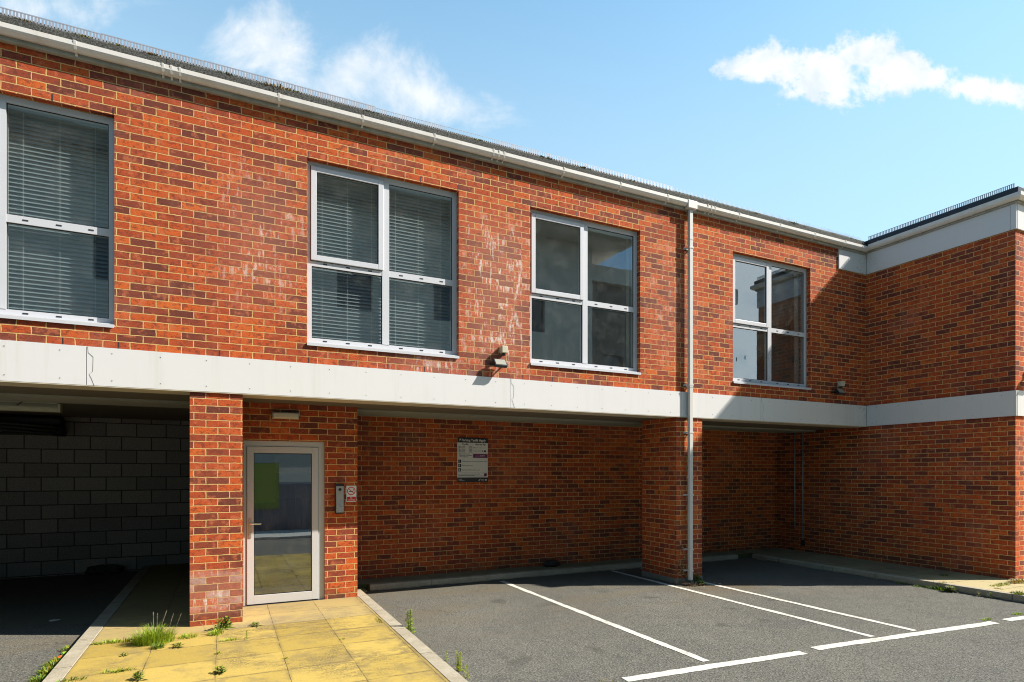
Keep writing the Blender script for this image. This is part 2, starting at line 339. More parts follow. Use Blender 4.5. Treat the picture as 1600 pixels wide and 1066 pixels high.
def cream_mat(t):
    n = t.noise(t.vmath('MULTIPLY', t.pos, (1.5, 1.5, 1.0)), 3.0, 6, 0.7); n2 = t.noise(t.pos, 26.0, 4, 0.7)
    c = t.mix(t.maprange(n, 0.42, 0.72, 0, 0.7), (0.50, 0.47, 0.39), (0.26, 0.24, 0.17))
    c = t.mix(t.maprange(n2, 0.6, 0.75, 0, 0.5), c, (0.20, 0.19, 0.12))
    t.put(t.p, 'Base Color', c); t.put(t.p, 'Roughness', 0.5)
mat('cream_board', cream_mat)
def gutter_mat(t):
    n = t.noise(t.pos, 4.0, 5, 0.7); n2 = t.noise(t.pos, 35.0, 4, 0.7)
    c = t.mix(t.maprange(n, 0.45, 0.75, 0, 0.5), (0.84, 0.79, 0.73), (0.62, 0.54, 0.42))
    c = t.mix(t.maprange(n2, 0.62, 0.74, 0, 0.4), c, (0.32, 0.29, 0.2))
    t.put(t.p, 'Base Color', c); t.put(t.p, 'Roughness', 0.35)
mat('gutter_plastic', gutter_mat)
def felt_mat(t):
    n = t.noise(t.pos, 70.0, 3, 0.8); n2 = t.noise(t.pos, 5.0, 4, 0.6)
    c = t.mix(1.0, (0.048, 0.047, 0.041), t.ramp(n, [(0.38, 0.15), (0.64, 3.0)]), 'MULTIPLY')
    c = t.mix(t.maprange(n2, 0.58, 0.72, 0, 0.6), c, (0.05, 0.05, 0.035))
    t.put(t.p, 'Base Color', c); t.put(t.p, 'Roughness', 0.95); t.put(t.p, 'Normal', t.bump(n, 0.8, 0.008))
mat('roof_felt', felt_mat)
plain('black_trim', (0.018, 0.018, 0.028), 0.4)
plain('galvanised', (0.47, 0.48, 0.53), 0.5, 0.3, 0.15, 12)
plain('window_grey', (0.70, 0.70, 0.73), 0.38, 0.0, 0.04, 3)
plain('door_grey', (0.62, 0.62, 0.62), 0.42, 0.0, 0.06, 3)
plain('gasket', (0.015, 0.015, 0.018), 0.6)
plain('slot_black', (0.03, 0.03, 0.035), 0.6)
plain('steel', (0.50, 0.48, 0.44), 0.35, 0.75, 0.1, 10)
plain('bright_steel', (0.75, 0.75, 0.75), 0.2, 1.0, 0.05, 10)
plain('downpipe_plastic', (0.74, 0.71, 0.66), 0.35, 0, 0.08, 5)
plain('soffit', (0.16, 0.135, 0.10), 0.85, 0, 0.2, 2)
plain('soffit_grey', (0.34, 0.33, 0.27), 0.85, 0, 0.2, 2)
plain('trim_beige', (0.66, 0.58, 0.44), 0.6, 0, 0.15, 4)
plain('plaster', (0.62, 0.60, 0.53), 0.9, 0, 0.06, 2)
plain('ceiling_tile', (0.45, 0.45, 0.43), 0.9, 0, 0.06, 2)
plain('carpet', (0.06, 0.06, 0.065), 0.95, 0, 0.1, 2)
plain('blind_slat', (0.33, 0.37, 0.40), 0.45, 0, 0.06, 6)
plain('blind_cord', (0.75, 0.75, 0.70), 0.7, 0, 0.05, 6)
plain('black_plastic', (0.02, 0.02, 0.022), 0.4, 0, 0.1, 10)
plain('cream_plastic', (0.66, 0.61, 0.44), 0.45, 0, 0.06, 10)
plain('lamp_diffuser', (0.66, 0.60, 0.48), 0.35, 0, 0.06, 10)
plain("lens_glass", (0.40, 0.38, 0.31), 0.25, 0, 0.15, 30)
plain('batten_white', (0.50, 0.48, 0.36), 0.5, 0, 0.15, 10)
plain('sign_white', (0.92, 0.88, 0.82), 0.45, 0, 0.04, 10)
plain('sign_black', (0.012, 0.012, 0.014), 0.45, 0, 0.04, 10)
plain('sign_purple', (0.17, 0.008, 0.11), 0.45, 0, 0.04, 10)
plain('sign_red', (0.75, 0.01, 0.02), 0.4, 0, 0.04, 10)
plain('plinth_render', (0.20, 0.20, 0.17), 0.9, 0, 0.25, 8)
plain('rubbish_dark', (0.02, 0.02, 0.018), 0.6, 0, 0.3, 20)
plain('litter_orange', (0.70, 0.12, 0.02), 0.5, 0, 0.1, 20)
plain('litter_green', (0.30, 0.50, 0.04), 0.4, 0, 0.1, 20)
plain('litter_blue', (0.08, 0.22, 0.30), 0.4, 0, 0.1, 20)
plain('litter_pale', (0.62, 0.60, 0.55), 0.7, 0, 0.1, 20)
plain('dry_stem', (0.30, 0.16, 0.07), 0.8, 0, 0.25, 20)
plain('pale_leaf', (0.45, 0.36, 0.26), 0.8, 0, 0.25, 20)
plain('green_poster', (0.28, 0.38, 0.06), 0.6, 0, 0.1, 4)
plain('hall_wall', (0.30, 0.29, 0.32), 0.8, 0, 0.08, 3)
plain('hall_board', (0.24, 0.23, 0.25), 0.7, 0, 0.2, 4)
plain('hall_white', (0.78, 0.78, 0.68), 0.6, 0, 0.05, 4)
plain('render_pale', (0.62, 0.59, 0.52), 0.9, 0, 0.1, 0.5)
plain('render_tan', (0.42, 0.35, 0.21), 0.9, 0, 0.1, 0.5)
plain('render_dark', (0.17, 0.15, 0.13), 0.9, 0, 0.1, 0.5)
plain('far_glass', (0.04, 0.05, 0.06), 0.1, 0, 0.1, 0.5)
def leaf(name, a, b):
    def f(t):
        n = t.noise(t.pos, 38.0, 3, 0.6)
        c = t.mix(t.maprange(n, 0.35, 0.65), a, b)
        t.put(t.p, 'Base Color', c); t.put(t.p, 'Roughness', 0.6)
        tr = t.new('ShaderNodeBsdfTranslucent'); t.put(tr, 'Color', c)
        ms = t.new('ShaderNodeMixShader'); t.put(ms, 0, 0.3); t.l.new(t.p.outputs[0], ms.inputs[1]); t.l.new(tr.outputs[0], ms.inputs[2])
        t.l.new(ms.outputs[0], t.out.inputs[0])
    mat(name, f)
leaf('grass_green', (0.27, 0.42, 0.02), (0.52, 0.60, 0.04))
leaf('weed_green', (0.16, 0.29, 0.02), (0.34, 0.44, 0.03))
leaf('dark_green', (0.03, 0.075, 0.012), (0.08, 0.15, 0.02))
leaf('moss_yellow', (0.30, 0.27, 0.02), (0.45, 0.36, 0.04))
leaf('moss_orange', (0.32, 0.13, 0.02), (0.35, 0.24, 0.04))
leaf('moss_dark', (0.06, 0.06, 0.02), (0.12, 0.13, 0.03))
leaf('seed_head', (0.40, 0.34, 0.24), (0.50, 0.44, 0.32))

def glass_mat(t):
    # single sheet of slightly dusty tinted glass: see-through plus mirror reflection that grows towards grazing
    inc = t.n.new('ShaderNodeNewGeometry').outputs['Incoming']
    cs = t.math('ABSOLUTE', t.vmath('DOT_PRODUCT', t.nrm, inc))
    refl = t.math('ADD', 0.24, t.math('MULTIPLY', t.math('POWER', t.math('SUBTRACT', 1.0, cs, clamp=True), 4.0), 0.76))
    tr = t.new('ShaderNodeBsdfTransparent'); t.put(tr, 'Color', (0.84, 0.90, 0.88, 1))
    gl = t.new('ShaderNodeBsdfGlossy'); t.put(gl, 'Roughness', 0.0); t.put(gl, 'Color', (0.82, 0.93, 1.0, 1))
    wv = t.noise(t.pos, 2.2, 2, 0.5)
    t.put(gl, 'Normal', t.bump(wv, 0.02, 0.02))
    mx = t.new('ShaderNodeMixShader'); t.put(mx, 0, refl)
    t.l.new(tr.outputs[0], mx.inputs[1]); t.l.new(gl.outputs[0], mx.inputs[2])
    df = t.new('ShaderNodeBsdfDiffuse'); t.put(df, 'Color', (0.5, 0.5, 0.46, 1))
    m2 = t.new('ShaderNodeMixShader')
    dn = t.noise(t.pos, 5.0, 6, 0.7); dots = t.noise(t.pos, 140.0, 2, 0.5)
    t.put(m2, 0, t.math('ADD', t.maprange(dn, 0.4, 0.8, 0.015, 0.10), t.maprange(dots, 0.72, 0.78, 0, 0.35)))
    t.l.new(mx.outputs[0], m2.inputs[1]); t.l.new(df.outputs[0], m2.inputs[2]); t.l.new(m2.outputs[0], t.out.inputs[0])
mat('glass', glass_mat)

# ------------------------------------------------------------------ mesh helpers
class MB:
    def __init__(s): s.v = []; s.f = []; s.mi = []
    def quad(s, a, b, c, d, m=0):
        i = len(s.v); s.v += [tuple(a), tuple(b), tuple(c), tuple(d)]; s.f.append((i, i+1, i+2, i+3)); s.mi.append(m)
    def tri(s, a, b, c, m=0):
        i = len(s.v); s.v += [tuple(a), tuple(b), tuple(c)]; s.f.append((i, i+1, i+2)); s.mi.append(m)
    def box(s, x0, x1, y0, y1, z0, z1, m=0, rot=None, org=None):
        if x0 > x1: x0, x1 = x1, x0
        if y0 > y1: y0, y1 = y1, y0
        if z0 > z1: z0, z1 = z1, z0
        p = [Vector(q) for q in ((x0, y0, z0), (x1, y0, z0), (x1, y1, z0), (x0, y1, z0), (x0, y0, z1), (x1, y0, z1), (x1, y1, z1), (x0, y1, z1))]
        if rot is not None: o = Vector(org); p = [rot @ (q-o)+o for q in p]
        i = len(s.v); s.v += [tuple(q) for q in p]
        for f in ((0, 3, 2, 1), (4, 5, 6, 7), (0, 1, 5, 4), (1, 2, 6, 5), (2, 3, 7, 6), (3, 0, 4, 7)):
            s.f.append(tuple(i+k for k in f)); s.mi.append(m)
        return s
    def prism(s, prof, a, b, axis='x', m=0, mitre=None):
        """closed profile extruded from a to b; mitre(p)->(da,db) shifts the ends"""
        n = len(prof); i = len(s.v)
        for e, t in ((0, a), (1, b)):
            for p in prof:
                tt = t + (mitre(p)[e] if mitre else 0)
                s.v.append({'x': (tt, p[0], p[1]), 'y': (p[0], tt, p[1]), 'z': (p[0], p[1], tt)}[axis])
        for k in range(n):
            k2 = (k+1) % n; s.f.append((i+k, i+k2, i+n+k2, i+n+k)); s.mi.append(m)
        s.f.append(tuple(i+k for k in range(n))[::-1]); s.mi.append(m)
        s.f.append(tuple(i+n+k for k in range(n))); s.mi.append(m)
        return s
    def tube(s, pts, r, seg=8, m=0, r2=None, caps=True):
        pts = [Vector(p) for p in pts]; rings = []; n = len(pts)
        for k, p in enumerate(pts):
            t = (pts[min(k+1, n-1)]-pts[max(k-1, 0)]).normalized()
            up = Vector((0, 0, 1)) if abs(t.z) < 0.95 else Vector((1, 0, 0))
            a = t.cross(up).normalized(); b = t.cross(a)
            rr = r if r2 is None else r+(r2-r)*k/max(1, n-1)
            i = len(s.v); rings.append(i)
            for q in range(seg):
                an = 2*math.pi*q/seg; s.v.append(tuple(p+a*math.cos(an)*rr+b*math.sin(an)*rr))
        for k in range(n-1):
            for q in range(seg):
                q2 = (q+1) % seg; s.f.append((rings[k]+q, rings[k]+q2, rings[k+1]+q2, rings[k+1]+q)); s.mi.append(m)
        if caps:
            s.f.append(tuple(rings[0]+q for q in range(seg))[::-1]); s.mi.append(m)
            s.f.append(tuple(rings[-1]+q for q in range(seg))); s.mi.append(m)
        return s
    def build(s, name, mats, parent=None, loc=None, bevel=0.0, smooth=False):
        me = bpy.data.meshes.new(name); o = Vector(loc) if loc else Vector((0, 0, 0))
        me.from_pydata([tuple(Vector(v)-o) for v in s.v], [], s.f)
        if isinstance(mats, str): mats = [mats]
        for m in mats: me.materials.append(MATS[m])
        for p, m in zip(me.polygons, s.mi): p.material_index = m; p.use_smooth = smooth
        bm = bmesh.new(); bm.from_mesh(me); bmesh.ops.recalc_face_normals(bm, faces=bm.faces); bm.to_mesh(me); bm.free()
        ob = bpy.data.objects.new(name, me); COL.objects.link(ob); ob.location = o
        if parent is not None:
            ob.parent = parent; ob.location = o - world_loc(parent)
        if bevel:
            b = ob.modifiers.new('bevel', 'BEVEL'); b.width = bevel; b.segments = 2; b.limit_method = 'ANGLE'; b.angle_limit = R(40)
        return ob
def world_loc(o):
    v = Vector(o.location)
    while o.parent: o = o.parent; v += Vector(o.location)
    return v
def empty(name, loc):
    e = bpy.data.objects.new(name, None); COL.objects.link(e); e.location = loc; e.empty_display_size = 0.2; return e
def tag(o, label=None, cat=None, group=None, kind=None):
    if label: o['label'] = label
    if cat: o['category'] = cat
    if group: o['group'] = group
    if kind: o['kind'] = kind
    return o

def rect_holes(x0, x1, z0, z1, holes):
    """rectangles that tile (x0..x1, z0..z1) minus holes"""
    xs = sorted({x0, x1} | {min(max(h[0], x0), x1) for h in holes} | {min(max(h[1], x0), x1) for h in holes})
    out = []
    for a, b in zip(xs, xs[1:]):
        if b-a < 1e-6: continue
        mid = (a+b)/2; hs = sorted([(h[2], h[3]) for h in holes if h[0] < mid < h[1]]); z = z0
        for c, d_ in hs:
            if c > z: out.append((a, b, z, c))
            z = d_
        if z < z1: out.append((a, b, z, z1))
    return out

# ------------------------------------------------------------------ dimensions
XC = 10.623; YW = -2.30              # inner corner of the wing, its front corner
ZB, ZT = 2.538, 2.915                # white band
WZ0, WZ1 = 3.129, 5.229
ZR = 5.675
XL = -6.5
PATH = 0.085
WIN = [(-2.797, -0.985), (0.834, 2.646), (3.661, 5.473), (7.311, 9.123)]
C1 = (-0.328, 0.172); C2 = (6.151, 6.664)
RY = 2.0                              # rear wall of the bays
DY = 0.78                             # face of the entrance wall

# ------------------------------------------------------------------ ground
g = MB(); g.quad((-150, -150, 0), (150, -150, 0), (150, 150, 0), (-150, 150, 0))
tag(g.build('car_park_ground', 'asphalt'), 'worn grey tarmac of the parking court with pale silt', None, kind='structure')
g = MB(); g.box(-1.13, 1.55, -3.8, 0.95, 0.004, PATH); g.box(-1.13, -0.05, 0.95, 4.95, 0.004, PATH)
tag(g.build('paved_path', 'buff_slab'), 'yellow concrete slab path leading to the glazed door', None, kind='structure')
g = MB()
def kerb_run(mb, axis, c0, c1, a, b, z=PATH, n=0.915, ch=0.008):
    """kerb stones with small open joints"""
    t = a; k = 0
    while t < b-0.01:
        e = min(t+n, b); dz = random.uniform(-0.002, 0.002); dx = random.uniform(-0.002, 0.002)
        prof = [(c0+dx, 0.002), (c1+dx, 0.002), (c1+dx, z-ch+dz), (c1-ch+dx, z+dz), (c0+ch+dx, z+dz), (c0+dx, z-ch+dz)]
        mb.prism(prof, t+0.003, e-0.003, axis); t = e; k += 1
kerb_run(g, 'y', 1.552, 1.69, -3.8, 1.30)
tag(g.build('kerb', 'kerb_concrete'), 'concrete edging between the yellow path and the marked bays', None, kind='structure')
g = MB(); kerb_run(g, 'y', -1.27, -1.132, -3.8, 4.93)
tag(g.build('kerb', 'kerb_concrete'), 'concrete edging along the left side of the yellow path', None, kind='structure')
g = MB(); kerb_run(g, 'x', 1.485, 1.60, 1.86, 9.0, 0.09)
tag(g.build('kerb', 'kerb_concrete'), 'concrete kerb in front of the back wall of the bays', None, kind='structure')
g = MB(); kerb_run(g, 'y', 9.32, 9.44, -14.0, 1.45, 0.088)
tag(g.build('kerb', 'kerb_concrete'), 'mossy concrete kerb beside the projecting wing', None, kind='structure')
def walk_mat(t):
    n = t.noise(t.pos, 3.0, 5, 0.65); n2 = t.noise(t.pos, 60.0, 3, 0.7); ps = t.sep(t.pos)
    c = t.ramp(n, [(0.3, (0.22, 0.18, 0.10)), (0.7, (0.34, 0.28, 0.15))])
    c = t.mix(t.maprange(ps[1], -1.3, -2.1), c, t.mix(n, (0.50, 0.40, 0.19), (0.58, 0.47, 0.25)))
    c = t.mix(1.0, c, t.ramp(n2, [(0.3, 0.8), (0.7, 1.2)]), 'MULTIPLY')
    b = t.new('ShaderNodeTexBrick'); b.offset = 0.0; t.put(b, 'Vector', t.comb(t.math('SUBTRACT', ps[0], 9.44), t.math('ADD', ps[1], 20.0), 0.0))
    t.put(b, 'Scale', 1.0); t.put(b, 'Mortar Size', 0.005); t.put(b, 'Brick Width', 0.6); t.put(b, 'Row Height', 0.6)
    c = t.mix(b.outputs['Fac'], c, (0.09, 0.10, 0.03))
    t.put(t.p, 'Base Color', c); t.put(t.p, 'Roughness', 0.9); t.put(t.p, 'Normal', t.bump(t.math('SUBTRACT', n2, b.outputs['Fac']), 0.4, 0.005))
mat('walkway_slab', walk_mat)
g = MB(); g.box(1.60, 9.44, 1.60, 2.1, 0.004, 0.086); g.box(1.60, 1.80, 1.40, 1.60, 0.004, 0.03)
tag(g.build('pavement', 'walkway_slab'), 'narrow paved strip along the back wall of the bays', None, kind='structure')
g = MB(); g.box(9.44, 16, -14, 1.60, 0.004, 0.086); g.box(9.44, 10.7, 1.60, 2.1, 0.004, 0.086)
tag(g.build('pavement', 'walkway_slab'), 'weedy slab pavement around the foot of the projecting wing', None, kind='structure')

# painted lines: each a thin worn sheet with ragged edges
def painted(name, a, b, wd, label):
    a = Vector((*a, 0)); b = Vector((*b, 0)); d_ = (b-a); L = d_.length; d_.normalize(); n_ = Vector((-d_.y, d_.x, 0))
    m = MB(); k = max(2, int(L/0.05)); lo = []; hi = []
    w1 = w2 = 0
    for i in range(k+1):
        w1 = 0.6*w1+random.uniform(-1, 1)*0.0055; w2 = 0.6*w2+random.uniform(-1, 1)*0.0055
        p = a+d_*(L*i/k); lo.append(p-n_*(wd/2+w1)); hi.append(p+n_*(wd/2+w2))
    for i in range(k):
        z = Vector((0, 0, 0.004))
        m.quad(lo[i]+z, lo[i+1]+z, hi[i+1]+z, hi[i]+z)
    return tag(m.build(name, 'line_paint'), label, None, kind='structure')
painted('parking_line', (3.872, 1.38), (3.872, -2.99), 0.082, 'white bay line left of the brick pier')
painted('parking_line', (5.992, 1.44), (5.992, -3.13), 0.082, 'white bay line running past the foot of the brick pier')
painted('parking_line', (6.63, 1.44), (6.63, -3.18), 0.082, 'white bay line right of the brick pier')
painted('parking_line', (2.93, -3.06), (4.88, -3.185), 0.105, 'first white line across the bay ends')
painted('parking_line', (5.08, -3.15), (7.80, -3.36), 0.105, 'second white line across the bay ends')
painted('parking_line', (8.03, -3.36), (10.9, -3.55), 0.105, 'third white line across the bay ends')

# ------------------------------------------------------------------ the building
B = empty('brick_building', (4, 0, 0))
tag(B, 'two storey red brick building with white band, parking bays underneath and right wing', 'building')

# upper wall
holes = [(a, b, WZ0, WZ1) for a, b in WIN]
m = MB()
for a, b, c, d_ in rect_holes(XL, XC, ZT, ZR, holes): m.box(a, b, 0, 0.22, c, d_)
def weep(mb, x, z, y=0.0): mb.box(x-0.005, x+0.005, y-0.0015, y+0.01, z+0.006, z+0.07, 1)
for a, b in WIN:
    for k in range(4): weep(m, a+0.01+k*(b-a-0.02)/3.0 + (0.11 if 0 < k < 3 else 0), WZ1)
x = -5.9
while x < 9.6:
    weep(m, x, ZT); x += 0.45 if random.random() < 0.6 else 0.9
for k in range(11): weep(m, -0.75+random.uniform(0, 11), ZT+0.075*random.randint(7, 35)) if k < 4 else None
m.build('upper_wall', ['brick', 'slot_black'], B)
# wing walls
m = MB(); m.box(XC, XC+0.3, YW, 0.0, ZT, 5.325); m.box(XC+0.3, 18, YW, YW+0.3, ZT, 5.325)
m.build('wing_upper_wall', 'brick', B)
m = MB(); m.box(XC, XC+0.3, YW, RY, 0.0, ZB); m.box(XC+0.3, 18, YW, YW+0.3, 0.0, ZB); m.box(XC+0.001, XC+0.3, 0.0, RY+0.22, ZB, 2.72)
m.build('wing_lower_wall', 'brick', B)
m = MB(); m.box(1.545, XC, RY, RY+0.22, 0.0, 2.66); m.build('rear_wall', 'brick', B)
m = MB(); m.box(-6.5, C1[0]+0.1, 5.0, 5.22, 0.0, 2.70); m.box(-6.5, -6.3, 0.3, 5.0, 0, 2.70); m.build('block_wall_with_added_end', 'concrete_block', B)  # second box: unseen left end wall, added to keep the open bay dark
# entrance wall with doorway
m = MB()
DX0, DX1, DZ1 = 0.20, 1.138, 2.075
for a, b, c, d_ in rect_holes(C1[1], 1.545, 0.0, 2.60, [(DX0, DX1, 0.0, DZ1)]): m.box(a, b, DY, DY+0.22, c, d_)
m.box(1.325, 1.545, DY+0.22, RY, 0, 2.60); m.box(C1[0], C1[0]+0.22, DY+0.001, 4.99, 0, 2.60)
m.build('entrance_wall', 'brick', B)
# columns
m = MB(); m.box(C1[0], C1[1], 0.0, DY, 0, 2.60); m.build('brick_pier', 'brick', B)
m = MB(); m.box(C2[0], C2[1], 0.0, 0.815, 0, 2.60); pier2 = m.build('brick_pier', 'brick', B)
m = MB(); m.box(C2[0]-0.012, C2[1]+0.012, -0.012, 0.827, 0, 0.085); m.build('plinth', 'plinth_render', pier2, bevel=0.01)

# white band panels, joints left as real gaps over a dark backing
def panels(name, cuts, y, z0, z1, axis='x', at=None, screws=True, parent=B, cover=0.0, mat_='white_panel'):
    for a, b in zip(cuts, cuts[1:]):
        m = MB(); g_ = 0.0025
        if axis == 'x': m.box(a+g_, b-g_, y, y+0.02, z0, z1)
        else: m.box(at, at+0.02, a+g_, b-g_, z0, z1)
        if screws:
            k = max(1, int(round((b-a)/0.405)))
            for i in range(k):
                s_ = a+(i+0.5)*(b-a)/k
                for z in (z0+0.055, z1-0.055):
                    if axis == 'x': m.tube([(s_, y+0.004, z), (s_, y-0.003, z)], 0.0042, 6, 1)
                    else: m.tube([(at+0.004, s_, z), (at-0.003, s_, z)], 0.0042, 6, 1)
        m.build(name, [mat_, 'slot_black'], parent)
panels('band_panel', [-6.5, -3.72, -1.209, 3.352, 6.225, 7.906, XC-0.026], -0.024, ZB, ZT)
panels('band_panel', [YW-0.024, -0.026], 0, ZB, ZT, 'y', XC-0.024)
panels('band_panel', [XC-0.003, 14.0, 18.0], YW-0.026, ZB, ZT)
m = MB(); m.box(-6.5, XC, 0.0, 0.10, ZB+0.004, ZT); m.box(XC, XC+0.1, YW, 0, ZB+0.004, ZT); m.box(XC, 18, YW, YW+0.1, ZB+0.004, ZT)
m.build('band_backing', 'gasket', B)
# fine sealant cracks beside two of the panel joints
for jx in (-1.209, 3.352, 7.906):
    m = MB(); pts = [(jx+dx_, -0.0255, ZT-dz_) for dx_, dz_ in ((0.012, 0.0), (0.015, 0.06), (0.055, 0.10), (0.052, 0.24), (0.022, 0.27), (0.040, 0.31), (0.062, 0.375))]
    m.tube(pts, 0.0012, 4); m.build('sealant_crack', 'hall_board', B)
# upper panels by the eaves
m = MB(); m.box(9.85, XC-0.026, -0.024, 0.0-0.001, 5.325, 5.70); m.build('eaves_panel', 'white_panel', B)
panels('eaves_panel', [YW-0.024, YW+0.055], 0, 5.325, 5.70, 'y', XC-0.026, False)
panels('eaves_panel', [YW+0.055, -0.026], 0, 5.325, 5.70, 'y', XC-0.024, False)
panels('eaves_panel', [XC-0.003, 14.0, 18.0], YW-0.026, 5.325, 5.70, screws=False)
m = MB(); m.box(XC, XC+0.3, YW, 0.0, 5.325, 5.9); m.box(XC+0.3, 18, YW, YW+0.3, 5.325, 5.9); m.box(XL, XC, 0.0, 0.22, ZR, 5.9); m.build('eaves_backing', 'roof_felt', B)
# fascia boards
def fascia_fn():
    m = MB(); m.box(XL, XC-0.05, -0.045, 0.0, ZR, 5.80); m.build('fascia_board', 'cream_board', B)
    m = MB(); m.box(XC-0.05, XC, YW-0.05, 0.0, 5.702, 5.80); m.box(XC, 18, YW-0.05, YW, 5.702, 5.80); m.build('fascia_board', 'cream_board', B)
fascia_fn()
# gutters: box section, mitred at the inner corner
GT = 5.795; GB = 5.710
def gprof(o, s_, zt, zb):
    # o: wall face coordinate, s_: outward sign
    pts = [(0.046, zb+0.012), (0.056, zb+0.002), (0.082, zb), (0.108, zb+0.024), (0.118, zb+0.042), (0.118, zt), (0.110, zt), (0.109, zb+0.044), (0.076, zb+0.012), (0.058, zb+0.014), (0.054, zt-0.01), (0.046, zt-0.01)]
    return [(o+s_*a, z) for a, z in pts]
m = MB(); m.prism(gprof(0, -1, GT, GB), XL, XC, 'x', mitre=lambda p: (0, p[0]))
gut = m.build('gutter', 'gutter_plastic', B)
WT, WB_ = 5.885, 5.800
m = MB(); m.prism(gprof(XC, -1, GT+0.03, GB+0.02), YW, 0.0, 'y', mitre=lambda p: (p[0]-XC, p[0]-XC))
m.prism(gprof(YW, -1, GT+0.03, GB+0.02), XC, 18, 'x', mitre=lambda p: (p[0]-YW, 0))
gut2 = m.build('gutter', 'gutter_plastic', B)
def gbracket(x, wide=0.022):
    m = MB(); pr = [(-0.045, GB-0.02), (-0.055, GB-0.006), (-0.080, GB-0.008), (-0.106, GB+0.012), (-0.117, GB+0.040), (-0.124, GT-0.004), (-0.124, GT+0.004), (-0.09, GT+0.004), (-0.09, GT), (-0.05, GT)]
    m.prism(pr, x-wide/2, x+wide/2, 'x'); m.build('gutter_bracket', 'gutter_plastic', gut)
for x in (-5.9, -4.9, -3.9, -3.0, -2.15, -1.284, 0.531, 1.432, 2.297, 4.116, 5.047, 5.90, 7.336, 8.255, 9.1, 9.9): gbracket(x)
def gunion(x, parent=gut):
    for dx in (-0.075, 0.0, 0.075):
        gbracket(x+dx, 0.02)
for x in (-0.486, 3.154, 6.75): gunion(x)
for y in (-1.75, -1.0, -0.3):
    m = MB(); zt = GT+0.03; zb = GB+0.02
    pr = [(XC-0.05, zb-0.006), (XC-0.080, zb-0.008), (XC-0.106, zb+0.012), (XC-0.117, zb+0.040), (XC-0.124, zt-0.004), (XC-0.124, zt+0.004), (XC-0.05, zt+0.004)]
    m.prism(pr, y-0.011, y+0.011, 'y'); m.build('gutter_bracket', 'gutter_plastic', gut2)
# roof edge upstand + roof deck
m = MB()
x = XL
while x < XC-0.02:
    e = min(x+random.uniform(0.95, 1.05), XC-0.02); dz = random.uniform(-0.003, 0.006)
    m.prism([(-0.055, 5.79), (0.35, 5.79), (0.35, 5.925), (-0.015, 5.925+dz), (-0.04, 5.90+dz)], x+0.002, e-0.002, 'x'); x = e
m.box(XL, XC, 0.35, 8.0, 5.70, 5.92); m.box(XL, XC-0.4, 0.045, 0.07, 5.90, 5.975)
m.build('roof_edge', 'roof_felt', B)
m = MB(); m.prism([(XC-0.06, 5.79), (XC+0.3, 5.79), (XC+0.3, 5.925), (XC-0.06, 5.925)], YW-0.06, 0.0, 'y'); m.box(XC+0.3, 18, YW-0.06, 8.0, 5.79, 5.92)
m.build('roof_edge', 'black_trim', B)
# bird and leaf guard comb along the roof edge
m = MB(); x = XL
while x < XC-0.1:
    ln = 0.9; hh = random.uniform(-0.006, 0.006); bent = random.uniform(-0.012, 0.012)
    seg = min(ln, XC-0.1-x)
    m.box(x, x+seg-0.004, 0.012, 0.016, 5.915, 5.940+hh)
    if x < 5.4: m.box(x, x+seg-0.004, 0.012+bent*0.3, 0.015+bent*0.3, 6.002+hh, (6.014 if x < 1.6 else 6.007)+hh)
    k = 0.0
    while k < seg-0.006:
        lean = random.uniform(-0.002, 0.002)
        m.box(x+k+lean, x+k+lean+(0.017 if x < 1.6 else 0.009) if x < 5.4 else x+k+lean+0.0045, 0.012+bent*0.3, 0.015+bent*0.3, 5.937+hh, (6.004 if x < 5.4 else random.uniform(5.985, 6.015))+hh); k += 0.027
    x += ln
m.build('comb_guard', 'galvanised', B)
m = MB(); m.box(XC-0.03, XC-0.026, YW, -0.06, 5.925, 5.942); m.box(XC-0.03, XC-0.026, YW, -0.06, 5.995, 6.003); y = YW
while y < -0.07: m.box(XC-0.03, XC-0.026, y, y+0.015, 5.942, 5.996); y += 0.027
m.build('comb_guard', 'galvanised', B)

# soffit over the bays: beige strip, stepped boards, flat ceiling
m = MB(); m.box(XL, XC, -0.022, 0.30, ZB-0.010, ZB+0.003); m.build('soffit_trim', 'trim_beige', B)
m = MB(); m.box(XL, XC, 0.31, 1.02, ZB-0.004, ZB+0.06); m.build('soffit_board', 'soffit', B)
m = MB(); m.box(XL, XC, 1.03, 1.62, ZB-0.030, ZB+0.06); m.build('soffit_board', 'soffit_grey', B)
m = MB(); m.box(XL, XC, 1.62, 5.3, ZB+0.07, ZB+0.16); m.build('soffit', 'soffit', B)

# rooms behind the windows
m = MB(); RB = 4.2
m.box(XL, XC, 0.30, RB, 2.80, 2.86, 2)                       # floor
m.box(XL, XC, 0.30, RB, 5.45, 5.50, 1)                       # ceiling
m.box(XL, XC, RB, RB+0.1, 2.86, 5.45, 0)
for x in (XL, -0.35, 3.15, 6.4, XC-0.2): m.box(x, x+0.1, 0.30, RB, 2.86, 5.45, 0)
for a, b, c, d_ in rect_holes(XL, XC, 2.86, 5.45, [(a+0.03, b-0.03, WZ0+0.02, WZ1-0.02) for a, b in WIN]): m.box(a, b, 0.225, 0.30, c, d_, 0)
m.build('interior_walls', ['plaster', 'ceiling_tile', 'carpet'], B)

